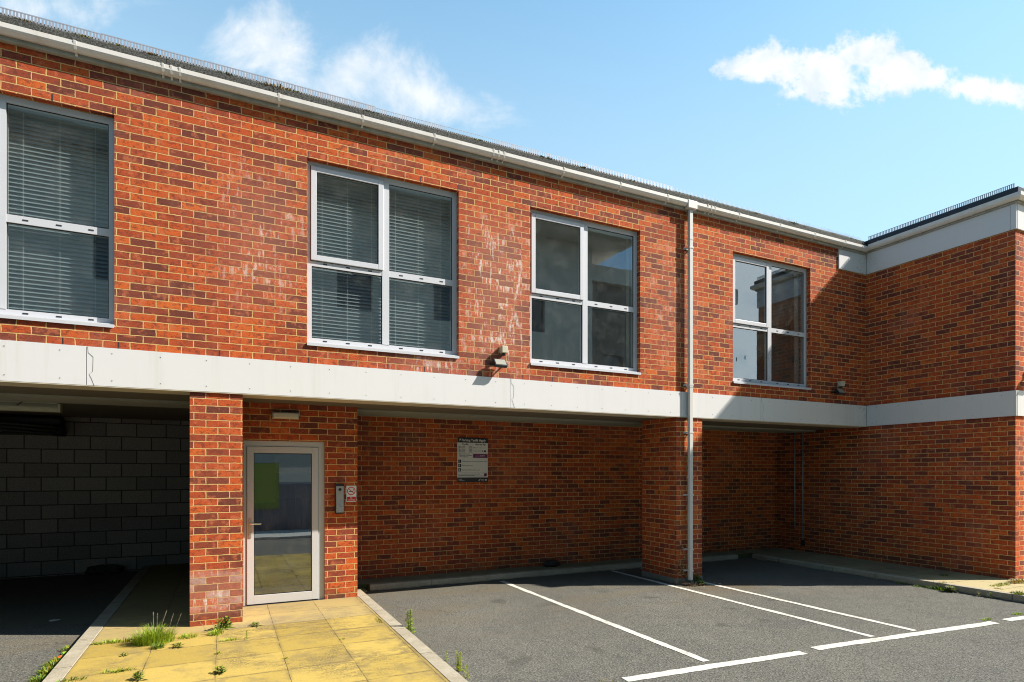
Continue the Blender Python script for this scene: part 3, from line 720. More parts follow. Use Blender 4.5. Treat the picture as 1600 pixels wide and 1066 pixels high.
# windows
def make_window(x0, x1, blinds, first=False):
    zb, zt = WZ0+0.035, WZ1; xm = (x0+x1)/2; FY = 0.075; FD = 0.07
    fw_ = 0.058; mw = 0.042; trz0, trz1 = 4.045, 4.118
    f = MB()
    f.box(x0, x0+fw_, FY, FY+FD, zb, zt); f.box(x1-fw_, x1, FY, FY+FD, zb, zt)
    f.box(x0+fw_, x1-fw_, FY, FY+FD, zt-0.062, zt); f.box(x0+fw_, x1-fw_, FY, FY+FD, zb, zb+0.060)
    f.box(xm-mw, xm+mw, FY-0.004, FY+FD, zb+0.060, zt-0.062)
    f.box(x0+fw_, xm-mw, FY, FY+FD, trz0, trz1); f.box(xm+mw, x1-fw_, FY, FY+FD, trz0, trz1)
    for (a, b) in ((x0+fw_, xm-mw), (xm+mw, x1-fw_)):
        for k in range(3):
            xx = a+(b-a)*(0.18+0.32*k)
            for z in (trz0+0.030, zb+0.026): f.box(xx-0.022, xx+0.022, FY-0.0025, FY+0.004, z, z+0.013, 1)
    w_ = f.build('window', ['window_grey', 'slot_black'], B, loc=(xm, FY, zb))
    s = MB(); s.box(x0-0.004, x1-0.0, -0.022, FY, WZ0+0.004, WZ0+0.020); s.box(x0-0.004, x1, -0.022, -0.017, WZ0-0.012, WZ0+0.004); s.box(x0, x1, 0.02, FY+0.03, WZ0+0.020, WZ0+0.035)
    s.build('window_sill', 'window_grey', w_, loc=(xm, 0, WZ0))
    # opening light, top left
    a, b, c, d_ = x0+fw_-0.012, xm-mw+0.012, trz1-0.010, zt-0.062+0.012
    sh = MB(); sw = 0.062; SY = FY-0.022
    sh.box(a, a+sw, SY, FY+0.03, c, d_); sh.box(b-sw, b, SY, FY+0.03, c, d_); sh.box(a+sw, b-sw, SY, FY+0.03, c, c+sw); sh.box(a+sw, b-sw, SY, FY+0.03, d_-sw, d_)
    sh_ = sh.build('sash', 'window_grey', w_, loc=(xm, SY, c), bevel=0.004)
    gk = MB(); e = 0.006
    gk.box(a-e, b+e, FY-0.003, FY-0.0005, c-e, c); gk.box(a-e, b+e, FY-0.003, FY-0.0005, d_, d_+e); gk.box(a-e, a, FY-0.003, FY-0.0005, c, d_); gk.box(b, b+e, FY-0.003, FY-0.0005, c, d_); gk.build('gasket', 'gasket', w_, loc=(xm, FY, c))
    panes = [(x0+fw_, xm-mw, zb+0.060, trz0, FY+0.02), (xm+mw, x1-fw_, zb+0.060, trz0, FY+0.02), (xm+mw, x1-fw_, trz1, zt-0.062, FY+0.02), (a+sw, b-sw, c+sw, d_-sw, SY+0.02)]
    for (p, q, r_, t_, yy) in panes:
        gm = MB(); gm.quad((p, yy, r_), (q, yy, r_), (q, yy, t_), (p, yy, t_), 0)
        bw = 0.007
        for bx in ((p, p+bw, r_, t_), (q-bw, q, r_, t_), (p+bw, q-bw, t_-bw, t_), (p+bw, q-bw, r_, r_+bw)): gm.box(bx[0], bx[1], yy-0.006, yy-0.001, bx[2], bx[3], 1)
        gm.build('pane', ['glass', 'gasket'], w_, loc=(p, yy, r_))
    if blinds:
        for (p, q) in ((x0+0.05, xm-0.01), (xm+0.01, x1-0.05)):
            bm_ = MB(); z = zb+0.07; top = zt-0.10; i = 0
            yb = 0.20; ang0 = R(60)
            while z < top:
                up = (z-zb)/(top-zb); ang = ang0 - R(18)*(1-up)+random.uniform(-0.03, 0.03)
                hw = 0.0235; n = 4; pts = []
                for k in range(n+1):
                    tt = -1+2*k/n; cy_ = tt*hw; ar = 0.004*(1-tt*tt)
                    pts.append((cy_*math.cos(ang)-ar*math.sin(ang)*-1, cy_*math.sin(ang)+ar*math.cos(ang)))
                sag = random.uniform(-0.0015, 0.0015)
                for k in range(n):
                    (y1, z1_), (y2, z2_) = pts[k], pts[k+1]
                    bm_.quad((p, yb+y1, z+z1_), (q, yb+y1, z+z1_+sag), (q, yb+y2, z+z2_+sag), (p, yb+y2, z+z2_), 0)
                z += 0.0415; i += 1
            bm_.box(p, q, yb-0.02, yb+0.02, top+0.005, top+0.04, 0)
            for kx in (0.16, 0.50, 0.84):
                xx = p+(q-p)*kx; bm_.box(xx-0.0018, xx+0.0018, yb-0.026, yb-0.0235, zb+0.06, top+0.02, 1)
            bm_.build('blind', ['blind_slat', 'blind_cord'], w_, loc=(p, yb, zb))
    return w_
labels = ['window at the left edge with closed blinds', 'window with blinds left of the wall floodlight', 'window without blinds right of the wall floodlight', 'window without blinds nearest the inner corner']
for (a, b), bl, lb in zip(WIN, (True, True, False, False), labels): make_window(a, b, bl)['label'] = lb

# entrance door
f = MB(); fy_ = DY+0.03
f.box(DX0, DX0+0.035, fy_, fy_+0.08, PATH, DZ1); f.box(DX1-0.075, DX1, fy_, fy_+0.08, PATH, DZ1); f.box(DX0+0.035, DX1-0.075, fy_, fy_+0.08, DZ1-0.065, DZ1)
f.box(DX0, DX1, DY+0.0, DY+0.16, 0.02, PATH+0.002, 1)
door = f.build('door', ['door_grey', 'slot_black'], B, loc=(DX0, fy_, PATH)); door['label'] = 'grey framed glazed entrance door between the two brick piers'
a, b, c, d_ = DX0+0.039, DX1-0.079, PATH+0.012, DZ1-0.069
LY = fy_-0.012
f = MB(); f.box(a, a+0.075, LY, LY+0.055, c, d_); f.box(b-0.075, b, LY, LY+0.055, c, d_); f.box(a+0.075, b-0.075, LY, LY+0.055, d_-0.078, d_); f.box(a+0.075, b-0.075, LY, LY+0.055, c, c+0.105)
f.build('door_leaf', 'door_grey', door, loc=(a, LY, c), bevel=0.003)
f = MB(); f.quad((a+0.075, LY+0.02, c+0.105), (b-0.075, LY+0.02, c+0.105), (b-0.075, LY+0.02, d_-0.078), (a+0.075, LY+0.02, d_-0.078))
p, q, r_, t_ = a+0.075, b-0.075, c+0.105, d_-0.078
for bx in ((p, p+0.008, r_, t_), (q-0.008, q, r_, t_), (p+0.008, q-0.008, t_-0.008, t_), (p+0.008, q-0.008, r_, r_+0.008)): f.box(bx[0], bx[1], LY+0.012, LY+0.018, bx[2], bx[3], 1)
f.build('door_pane', ['glass', 'gasket'], door, loc=(a, LY, c))
f = MB(); f.box(a+0.018, a+0.048, LY-0.008, LY, 0.90, 1.14, 0); f.tube([(a+0.033, LY-0.004, 1.075), (a+0.033, LY-0.052, 1.075), (a+0.045, LY-0.06, 1.075), (a+0.155, LY-0.062, 1.072)], 0.011, 10, 1)
f.tube([(a+0.033, LY-0.004, 0.955), (a+0.033, LY-0.014, 0.955)], 0.011, 10, 1)
f.build('door_handle', ['steel', 'bright_steel'], door, loc=(a, LY, 1.0), bevel=0.002)
# lobby seen through the glass
m = MB(); LYb = 3.4
m.box(C1[0]+0.22, 1.325, LYb, LYb+0.1, 0.03, 2.5, 0); m.box(C1[0]+0.2201, C1[0]+0.24, DY+0.25, LYb, 0.1, 2.5, 0); m.box(1.30, 1.3249, DY+0.25, LYb, 0.1, 2.5, 0)
m.box(C1[0]+0.22, 1.325, DY+0.16, LYb, 0.03, 0.087, 2)
for k in range(12): xx = 0.0+k*0.115; m.box(xx, xx+0.107, LYb-0.03, LYb-0.002, 0.62, 1.28, 1)
m.box(C1[0]+0.25, 1.28, LYb-0.32, LYb-0.04, 0.38, 0.60, 3)
m.box(C1[0]+0.25, 1.28, LYb-0.30, LYb-0.04, 1.68, 1.98, 3)
m.box(0.30, 0.72, LYb-0.36, LYb-0.33, 1.22, 2.02, 4)
m.build('lobby_interior', ['hall_wall', 'hall_board', 'dry_stem', 'hall_white', 'green_poster'], B)

# downpipe
m = MB(); px, py, pw = 6.366, -0.066, 0.034
def sqpipe(mb, z0, z1, w_=pw): mb.prism([(px-w_, py-w_+0.014), (px-w_+0.006, py-w_+0.008), (px+w_-0.006, py-w_+0.008), (px+w_, py-w_+0.014), (px+w_, py+w_-0.014), (px+w_-0.006, py+w_-0.008), (px-w_+0.006, py+w_-0.008), (px-w_, py+w_-0.014)], z0, z1, 'z')
sqpipe(m, 0.06, GB+0.0); dp = m.build('downpipe', 'downpipe_plastic', B, loc=(px, py, 0.06))
for z in (5.22, 1.60, 2.98): m = MB(); sqpipe(m, z, z+0.035, pw+0.003); m.build('pipe_collar', 'downpipe_plastic', dp, loc=(px, py, z))
m = MB(); m.box(px-0.09, px+0.09, -0.126, -0.046, GB-0.03, GT+0.006); m.build('gutter_outlet', 'gutter_plastic', dp, loc=(px, py, GB), bevel=0.008)
for z in (5.10, 3.02, 2.30, 1.35, 0.52, 0.20):
    m = MB(); m.box(px-pw-0.045, px+pw+0.045, -0.012, -0.002, z-0.014, z+0.014); m.box(px-pw-0.006, px-pw-0.001, py-0.02, -0.002, z-0.010, z+0.010); m.box(px+pw+0.001, px+pw+0.006, py-0.02, -0.002, z-0.010, z+0.010)
    m.box(px-pw-0.006, px+pw+0.006, py-pw+0.003, py-pw+0.0075, z-0.010, z+0.010); m.build('pipe_bracket', 'downpipe_plastic', dp, loc=(px, 0, z))

# ------------------------------------------------------------------ fittings
def floodlight(x, z, label, y=0.0, sgn=-1, tilt=38):
    root = empty('floodlight', (x, y, z)); tag(root, label, 'floodlight', 'floodlights with sensor boxes on the upper walls')
    rot = Matrix.Rotation(R(-tilt), 3, 'X')
    org = (x, y-0.10, z)
    b = MB(); b.box(x-0.085, x+0.085, y-0.125, y-0.085, z-0.06, z+0.06, 0, rot, org)
    for k in range(7): b.box(x-0.07+k*0.022, x-0.064+k*0.022, y-0.085, y-0.070, z-0.05, z+0.05, 0, rot, org)
    b.build('housing', 'black_plastic', root, loc=(x, y-0.1, z), bevel=0.004)
    b = MB(); b.box(x-0.072, x+0.072, y-0.1285, y-0.1255, z-0.047, z+0.047, 0, rot, org); b.build('lens', 'lens_glass', root, loc=(x, y-0.1, z))
    b = MB(); b.box(x-0.098, x-0.090, y-0.115, y-0.002, z-0.012, z+0.012); b.box(x+0.090, x+0.098, y-0.115, y-0.002, z-0.012, z+0.012); b.box(x-0.098, x+0.098, y-0.008, y-0.001, z-0.014, z+0.014)
    b.build('bracket', 'black_plastic', root, loc=(x, y, z))
    b = MB(); b.tube([(x-0.02, y-0.07, z+0.02), (x-0.01, y-0.03, z+0.08), (x+0.02, y-0.03, z+0.13), (x+0.04, y-0.03, z+0.16)], 0.005, 6); b.build('cable', 'black_plastic', root, loc=(x, y, z))
def sensor_box(x, z, label, y=0.0):
    b = MB(); b.box(x-0.042, x+0.042, y-0.098, y-0.0005, z-0.045, z+0.045)
    o = b.build('sensor_box', ['cream_plastic'], None, loc=(x, y, z), bevel=0.006); tag(o, label, 'sensor box', 'cream sensor boxes above the floodlights')
    b = MB(); b.tube([(x, y-0.05, z-0.045), (x, y-0.05, z-0.075)], 0.026, 12); b.build('sensor_eye', 'black_plastic', o, loc=(x, y, z))
floodlight(3.17, 3.085, 'black floodlight on the sunlit wall left of the window without blinds')
sensor_box(3.245, 3.275, 'cream box above the floodlight on the sunlit wall')
floodlight(9.76, 3.115, 'black floodlight in shade near the inner corner of the building')
sensor_box(9.86, 3.265, 'cream box above the shaded floodlight near the inner corner')

floodlight(10.95, 3.12, 'black floodlight on the sunlit end wall of the wing at the right edge', y=YW)
sensor_box(11.05, 3.30, 'cream box above the floodlight on the end wall of the wing', y=YW)

# bulkhead lamp over the door
r0 = empty('wall_lamp', (0.665, DY, 2.385)); tag(r0, 'cream bulkhead lamp on the brick above the glazed door', 'wall lamp')
b = MB(); b.box(0.515, 0.825, DY-0.05, DY-0.0005, 2.345, 2.43); b.build('lamp_base', 'batten_white', r0, loc=(0.665, DY, 2.385), bevel=0.006)
b = MB(); b.prism([(DY-0.085, 2.36), (DY-0.085, 2.412), (DY-0.07, 2.425), (DY-0.051, 2.425), (DY-0.051, 2.35), (DY-0.07, 2.35)], 0.528, 0.812, 'x'); b.build('diffuser', 'lamp_diffuser', r0, loc=(0.665, DY, 2.385), bevel=0.003)
for x in (0.519, 0.809): b = MB(); b.box(x, x+0.012, DY-0.092, DY-0.05, 2.372, 2.40); b.build('clip', 'steel', r0, loc=(x, DY, 2.385))

# entry phone
r0 = empty('entry_phone', (1.315, DY, 1.36)); tag(r0, 'tall narrow steel entry phone panel on the brick right of the door', 'entry phone')
b = MB(); b.box(1.258, 1.372, DY-0.045, DY-0.0005, 1.165, 1.545); b.build('surround', 'black_plastic', r0, loc=(1.315, DY, 1.36), bevel=0.003)
b = MB(); b.box(1.270, 1.362, DY-0.052, DY-0.0455, 1.182, 1.515); b.build('face_plate', 'steel', r0, loc=(1.315, DY, 1.36))
b = MB(); b.tube([(1.316, DY-0.050, 1.475), (1.316, DY-0.058, 1.475)], 0.019, 16); b.build('camera_lens', 'black_plastic', r0, loc=(1.316, DY, 1.475))
for k, (dx, dz) in enumerate([(dx, dz) for dz in (0, 1, 2, 3) for dx in (-1, 0, 1)]):
    b = MB(); b.box(1.316+dx*0.022-0.007, 1.316+dx*0.022+0.007, DY-0.056, DY-0.0525, 1.315-dz*0.022, 1.329-dz*0.022); b.build('button', 'bright_steel', r0, loc=(1.316, DY, 1.31))
b = MB(); b.box(1.302, 1.330, DY-0.055, DY-0.0525, 1.195, 1.225); b.build('call_plate', 'bright_steel', r0, loc=(1.316, DY, 1.21))

def text_mesh(body, size, loc, m, parent, name='lettering', bold=0.0, align='LEFT', width=None):
    cu = bpy.data.curves.new('t', 'FONT'); cu.body = body; cu.size = size; cu.align_x = align; cu.offset = bold; cu.extrude = 0.0006; cu.resolution_u = 2
    to = bpy.data.objects.new('t', cu); COL.objects.link(to)
    dg = bpy.context.evaluated_depsgraph_get(); me = bpy.data.meshes.new_from_object(to.evaluated_get(dg))
    bpy.data.objects.remove(to)
    me.name = name
    wdt = max((v.co.x for v in me.vertices), default=1)-min((v.co.x for v in me.vertices), default=0)
    k = (width/wdt) if width else 1.0
    for v in me.vertices: v.co = Vector((v.co.x*k, -v.co.z, v.co.y))
    me.materials.clear(); me.materials.append(MATS[m])
    o = bpy.data.objects.new(name, me); COL.objects.link(o); o.parent = parent; o.location = Vector(loc)-world_loc(parent)
    return o

# tariff sign
SX0, SX1, SZ0, SZ1 = 3.372, 3.908, 1.535, 2.258; SY_ = RY-0.012
sg = MB(); sg.box(SX0, SX1, SY_, RY-0.0005, SZ0, SZ1); sign = sg.build('parking_sign', 'sign_white', None, loc=((SX0+SX1)/2, SY_, SZ0), bevel=0.002)
tag(sign, 'white parking tariff board with black header on the shaded rear brick wall', 'sign')
F = SY_-0.0015
def plate(name, x0, x1, z0, z1, m_, y=F, parent=sign):
    p_ = MB(); p_.box(x0, x1, y, y+0.0012, z0, z1); return p_.build(name, m_, parent, loc=(x0, y, z0))
plate('header', SX0, SX1, SZ1-0.082, SZ1, 'sign_black'); plate('footer', SX0, SX1, SZ0, SZ0+0.075, 'sign_black')
TF = F-0.0012
t1 = text_mesh('P Parking Tariffs Apply', 0.055, (SX0+0.035, TF, SZ1-0.060), 'sign_white', sign, bold=0.0012, width=0.46)
xm_ = (SX0+SX1)/2
text_mesh('Tariffs', 0.038, (SX0+0.08, TF+0.001, SZ1-0.122), 'sign_black', sign, bold=0.001, width=0.11)
text_mesh('How to Pay', 0.038, (SX0+0.31, TF+0.001, SZ1-0.122), 'sign_black', sign, bold=0.001, width=0.185)
rows = [('Up to 1 hour', '£1.50'), ('Up to 2 hours', '£2.50'), ('Up to 3 hours', '£3.50'), ('Up to 4 hours', '£5.00'), ('Up to 24 hours', '£10.00')]
for k, (a_, b_) in enumerate(rows):
    z = SZ1-0.150-k*0.0225
    text_mesh(a_, 0.020, (SX0+0.02, TF+0.001, z), 'sign_black', sign, bold=0.0004, width=0.115); text_mesh(b_, 0.020, (SX0+0.20, TF+0.001, z), 'sign_black', sign, bold=0.0004, width=0.048)
for k, s_ in enumerate(['Max stay of 24 hours', 'Please enter your full and', 'correct registration']):
    text_mesh(s_, 0.018, (SX0+0.03, TF+0.001, SZ1-0.272-k*0.023), 'sign_black', sign, bold=0.0003, width=(0.18, 0.22, 0.16)[k])
plate('logo_panel', SX0+0.275, SX1-0.006, SZ1-0.328, SZ1-0.262, 'sign_purple')
text_mesh('connected', 0.016, (SX0+0.31, TF, SZ1-0.302), 'sign_white', sign, width=0.08); text_mesh('PAY', 0.026, (SX0+0.40, TF, SZ1-0.304), 'sign_white', sign, bold=0.0006, width=0.08)
plate('rule', SX0+0.268, SX0+0.270, SZ1-0.33, SZ1-0.09, 'hall_board')
text_mesh('Pay at the machine or online', 0.016, (SX0+0.30, TF+0.001, SZ1-0.168), 'sign_black', sign, width=0.20); plate('pay_icon', SX0+0.284, SX0+0.294, SZ1-0.170, SZ1-0.150, 'sign_black')
text_mesh('pay by phone', 0.026, (SX0+0.285, TF+0.001, SZ1-0.222), 'hall_wall', sign, width=0.135); plate('pay_icon', SX0+0.465, SX0+0.500, SZ1-0.232, SZ1-0.204, 'sign_black')
ic = MB(); ic.tube([(SX0+0.44, TF+0.001, SZ1-0.214), (SX0+0.44, TF-0.0005, SZ1-0.214)], 0.013, 12); ic.build('pay_icon', 'hall_wall', sign, loc=(SX0+0.44, TF, SZ1-0.214))
for k, s_ in enumerate(['Parking charges apply 24 hours a day, seven days a week', 'Park in marked bays only', 'No parking in disabled bays without a permit']):
    z = SZ1-0.395-k*0.070
    plate('symbol_tile', SX0+0.016, SX0+0.064, z-0.016, z+0.036, 'sign_black'); text_mesh('iP&'[k], 0.040, (SX0+0.026, TF, z-0.004), 'sign_white', sign, bold=0.001)
    text_mesh(s_, 0.018, (SX0+0.075, TF+0.001, z+0.004), 'sign_black', sign, bold=0.0003, width=(0.44, 0.19, 0.32)[k])
plate('rule', SX0+0.016, SX1-0.016, SZ1-0.572, SZ1-0.570, 'hall_board')
for k, s_ in enumerate(['If you do not agree with these terms you should not park', 'and should leave the car park immediately']):
    text_mesh(s_, 0.017, (SX0+0.018, TF+0.001, SZ1-0.598-k*0.022), 'sign_black', sign, bold=0.0002, width=(0.37, 0.28)[k])
plate('logo_tile', SX1-0.068, SX1-0.020, SZ1-0.628, SZ1-0.580, 'sign_purple')
for k in range(2): plate('small_print', SX0+0.016, SX1-0.03, SZ0+0.102-k*0.017, SZ0+0.105-k*0.017, 'hall_wall')
text_mesh('parking', 0.022, (SX0+0.02, TF, SZ0+0.042), 'sign_white', sign, width=0.06); text_mesh('management', 0.018, (SX0+0.02, TF, SZ0+0.020), 'sign_white', sign, width=0.10)
ft = MB(); ft.quad((SX1-0.17, TF, SZ0+0.018), (SX1-0.158, TF, SZ0+0.018), (SX1-0.130, TF, SZ0+0.052), (SX1-0.142, TF, SZ0+0.052)); ft.build('emblem', 'sign_white', sign, loc=(SX1-0.15, TF, SZ0+0.03))
text_mesh('approved', 0.016, (SX1-0.12, TF, SZ0+0.036), 'sign_white', sign, width=0.055); text_mesh('operator', 0.016, (SX1-0.12, TF, SZ0+0.016), 'sign_white', sign, width=0.055)
ft = MB(); ft.tube([(SX1-0.035, TF+0.001, SZ0+0.034), (SX1-0.035, TF, SZ0+0.034)], 0.014, 14); ft.build('emblem', 'sign_white', sign, loc=(SX1-0.035, TF, SZ0+0.03))

# no smoking sign
NX0, NX1, NZ0, NZ1 = 1.403, 1.530, 1.312, 1.520; NY = DY-0.006
b = MB(); b.box(NX0, NX1, NY, DY-0.0005, NZ0, NZ1); ns = b.build('no_smoking_sign', 'sign_white', None, loc=(NX0, NY, NZ0)); tag(ns, 'small white and red no smoking sign beside the entry phone', 'sign')
NF = NY-0.0012
def nplate(name, x0, x1, z0, z1, m_): return plate(name, x0, x1, z0, z1, m_, NF, ns)
nplate('red_panel', NX0+0.009, NX1-0.006, NZ0+0.010, NZ0+0.066, 'sign_red')
text_mesh('No', 0.022, (NX0+0.048, NF-0.001, NZ0+0.044), 'sign_white', ns, bold=0.0006); text_mesh('smoking', 0.022, (NX0+0.026, NF-0.001, NZ0+0.020), 'sign_white', ns, bold=0.0006, width=0.078)
cxn, czn = (NX0+NX1)/2, NZ1-0.068
b = MB()
for k in range(28):
    a0, a1 = 2*math.pi*k/28, 2*math.pi*(k+1)/28
    b.quad(*[(cxn+r_*math.cos(t_), NF, czn+r_*math.sin(t_)) for r_, t_ in ((0.043, a0), (0.053, a0), (0.053, a1), (0.043, a1))])
d1 = Vector((0.038, 0, -0.034)); nn = Vector((0.034, 0, 0.038)).normalized()*0.004; c_ = Vector((cxn, NF-0.0008, czn))
b.quad(c_-d1-nn, c_+d1-nn, c_+d1+nn, c_-d1+nn); b.build('prohibition_ring', 'sign_red', ns, loc=(cxn, NF, czn))
b = MB(); b.box(cxn-0.030, cxn+0.022, NF-0.0003, NF, czn-0.010, czn-0.002); b.tube([(cxn+0.026, NF, czn+0.0), (cxn+0.030, NF, czn+0.010), (cxn+0.024, NF, czn+0.018), (cxn+0.030, NF, czn+0.026)], 0.002, 4); b.build('cigarette_symbol', 'sign_black', ns, loc=(cxn, NF, czn))

# fluorescent batten in the left bay
SLX = -1.79
r0 = empty('strip_light', (-2.9, 1.75, 2.45)); tag(r0, 'dusty fluorescent strip light under the ceiling of the dark left bay', 'strip light')
b = MB(); b.box(-4.3, SLX, 1.73, 1.79, 2.50, 2.608); b.build('batten', 'batten_white', r0, loc=(-2.9, 1.75, 2.45))
b = MB(); b.prism([(1.70, 2.425), (1.70, 2.46), (1.72, 2.499), (1.80, 2.499), (1.82, 2.46), (1.82, 2.425), (1.79, 2.41), (1.73, 2.41)], -4.3, SLX, 'x'); b.build('diffuser', 'batten_white', r0, loc=(-2.9, 1.75, 2.45), bevel=0.003)
b = MB(); b.box(SLX, SLX+0.025, 1.698, 1.822, 2.408, 2.505); b.build('end_cap', 'batten_white', r0, loc=(SLX, 1.75, 2.43))
for x in (-2.03, -2.9):
    b = MB(); b.tube([(x, 1.69, 2.60), (x-0.06, 1.68, 2.54), (x-0.14, 1.69, 2.47)], 0.006, 6); b.build('cable', 'black_plastic', r0, loc=(x, 1.75, 2.5))
# dark duct and pipes in the top left of the bay
r0 = empty('pipework', (-2.9, 4.7, 2.35)); tag(r0, 'dark bundle of ducting and pipes against the block wall in the left bay', 'pipework')
b = MB(); b.box(-3.9, -2.35, 4.60, 4.98, 2.30, 2.56); b.build('duct', 'rubbish_dark', r0, loc=(-2.9, 4.8, 2.4), bevel=0.03)
for k in range(3): b = MB(); b.tube([(-4.0, 4.55-0.05*k, 2.36+0.05*k), (-3.0, 4.55-0.05*k, 2.34+0.05*k), (-2.45+0.05*k, 4.57-0.05*k, 2.30+0.05*k), (-2.34, 4.85, 2.30+0.03*k)], 0.03, 8); b.build('pipe', 'rubbish_dark', r0, loc=(-3, 4.6, 2.35), smooth=True)
# conduits on wing wall in the right bay
for (y, z0, lb) in ((1.50, 0.55, 'left of the two thin steel conduits on the dark wall of the right bay'), (1.31, 0.30, 'right of the two thin steel conduits on the dark wall of the right bay')):
    b = MB(); b.tube([(XC-0.018, y, z0), (XC-0.018, y, 2.5)], 0.0105, 8); o = b.build('conduit', 'galvanised', None, loc=(XC-0.018, y, z0), smooth=True)
    tag(o, lb, 'conduit', 'steel conduits in the right bay')
    for z in (0.7, 1.3, 1.9): b = MB(); b.box(XC-0.012, XC-0.0005, y-0.022, y+0.022, z-0.01, z+0.01); b.build('saddle', 'galvanised', o, loc=(XC, y, z))
b = MB(); b.box(XC-0.035, XC-0.0005, 1.27, 1.35, 0.20, 0.31); tag(b.build('socket_box', 'rubbish_dark', None, loc=(XC, 1.31, 0.25), bevel=0.005), 'small dark box at the foot of the right conduit', 'socket box')

# lumps of rubbish
def lump(x, y, z, sx, sy_, sz, m_, name, label, cat, seed=1):
    rnd_ = random.Random(seed); bm = bmesh.new(); bmesh.ops.create_icosphere(bm, subdivisions=3, radius=1.0)
    ph = [rnd_.uniform(0, 6) for _ in range(6)]
    for v in bm.verts:
        c = v.co.normalized(); k = 1+0.18*math.sin(3*c.x+ph[0])*math.cos(4*c.y+ph[1])+0.10*math.sin(8*c.x+ph[2]+5*c.z)+0.06*math.sin(13*c.y+ph[3]+7*c.x)
        v.co = Vector((c.x*sx*k, c.y*sy_*k, max(c.z*k, -0.75)*sz+0.75*sz))
    me = bpy.data.meshes.new(name); bm.to_mesh(me); bm.free(); me.materials.append(MATS[m_])
    o = bpy.data.objects.new(name, me); COL.objects.link(o); o.location = (x, y, z); tag(o, label, cat); return o
lump(5.02, 1.83, 0.087, 0.15, 0.08, 0.065, 'rubbish_dark', 'rubbish_bag', 'low dark bundle of rubbish against the rear wall below the tariff board', 'rubbish', 3)
lump(-1.80, 4.85, 0.0, 0.26, 0.12, 0.09, 'rubbish_dark', 'rubbish_bag', 'dark heap of rubbish at the foot of the block wall in the left bay', 'rubbish', 5)
lump(-1.352, -0.36, 0.0, 0.020, 0.035, 0.012, 'litter_orange', 'crushed_packet', 'orange and white crushed packet in the weeds by the left kerb', 'litter', 8)
lump(-1.345, -0.22, 0.0, 0.024, 0.030, 0.012, 'litter_green', 'crushed_bottle', 'bright green scrap of litter in the weeds by the left kerb', 'litter', 9)
lump(-1.375, -0.90, 0.0, 0.022, 0.035, 0.012, 'litter_blue', 'crumpled_wrapper', 'blue crumpled wrapper among the weeds by the left kerb', 'litter', 10)
lump(-1.75, 1.35, 0.0, 0.05, 0.03, 0.008, 'litter_pale', 'paper_scrap', 'pale paper scrap on the shaded tarmac of the left bay', 'litter', 11)

# ------------------------------------------------------------------ weeds
def blade(mb, p, dr, h, wd, m_=0, n=3, droop=0.5):
    p = Vector(p); dr = Vector((math.cos(dr), math.sin(dr), 0)); side = Vector((-dr.y, dr.x, 0)); prev = None
    for k in range(n+1):
        t_ = k/n; c = p+dr*(h*droop*t_*t_)+Vector((0, 0, h*(t_-0.35*droop*t_*t_))); ww = wd*(1-t_)**0.7+0.0004
        cur = (c-side*ww, c+side*ww)
        if prev: mb.quad(prev[0], prev[1], cur[1], cur[0], m_)
        prev = cur
def tuft(x, y, z, h, rad, n, mats, label, name='grass_tuft', cat='weed', seeds=0, sx=1.0, sy_=1.0, wd=0.0035, group=None, droop=(0.3, 1.1)):
    mb = MB()
    for _ in range(n):
        a_ = random.uniform(0, 6.283); r_ = rad*math.sqrt(random.random()); hh = h*random.uniform(0.35, 1.0)*(1-0.4*r_/rad)
        blade(mb, (x+math.cos(a_)*r_*sx, y+math.sin(a_)*r_*sy_, z-0.002), a_+random.uniform(-0.8, 0.8), hh, wd*random.uniform(0.6, 1.3), random.randrange(max(1, len(mats)-(1 if seeds else 0))), 3, random.uniform(*droop))
    for _ in range(seeds):
        a_ = random.uniform(0, 6.283); r_ = rad*0.8*random.random(); b0 = Vector((x+math.cos(a_)*r_*sx, y+math.sin(a_)*r_*sy_, z))
        tip = b0+Vector((math.cos(a_)*0.09, math.sin(a_)*0.09, h*random.uniform(0.8, 1.2)))
        mb.tube([b0, (b0+tip)/2, tip], 0.0012, 3, len(mats)-1)
        for k in range(6): blade(mb, tip.lerp(b0, 0.05*k), random.uniform(0, 6.28), 0.018, 0.0015, len(mats)-1, 1, 0.3)
    o = mb.build(name, mats, None, loc=(x, y, z)); tag(o, label, cat, group); return o
def sprig(x, y, z, h, n, mats, label, spread=0.03, name='weed', lw=0.012, stems=1, cat='weed', group=None):
    mb = MB()
    for s_ in range(stems):
        lx, ly = random.uniform(-1, 1)*spread*0.6, random.uniform(-1, 1)*spread*0.6
        top = Vector((x+lx+random.uniform(-0.02, 0.02), y+ly, z+h*random.uniform(0.75, 1.0))); b0 = Vector((x+lx, y+ly, z))
        mb.tube([b0, b0.lerp(top, 0.5)+Vector((random.uniform(-.006, .006), 0, 0)), top], 0.0025, 5, 0)
        for k in range(n):
            t_ = (k+0.5)/n; c = b0.lerp(top, t_); a_ = k*2.4+random.uniform(-.4, .4); L = spread*(1.15-0.75*t_)*random.uniform(0.7, 1.2)
            dv = Vector((math.cos(a_), math.sin(a_), random.uniform(0.1, 0.7))).normalized(); sd = dv.cross(Vector((0, 0, 1))).normalized()*lw*random.uniform(0.35, 0.6)
            mid = c+dv*L*0.5; tip = c+dv*L-Vector((0, 0, 0.15*L))
            mb.quad(c, mid-sd, tip, mid+sd, k % len(mats))
    o = mb.build(name, mats, None, loc=(x, y, z)); tag(o, label, cat, group); return o
WG = 'weeds growing on and beside the yellow path'
tuft(-0.60, -0.50, PATH, 0.25, 0.14, 700, ['grass_green', 'weed_green', 'seed_head'], 'largest clump of tall bright grass on the yellow path left of the brick pier', seeds=7, group=WG, sx=1.2, sy_=0.8, droop=(0.15, 0.8))
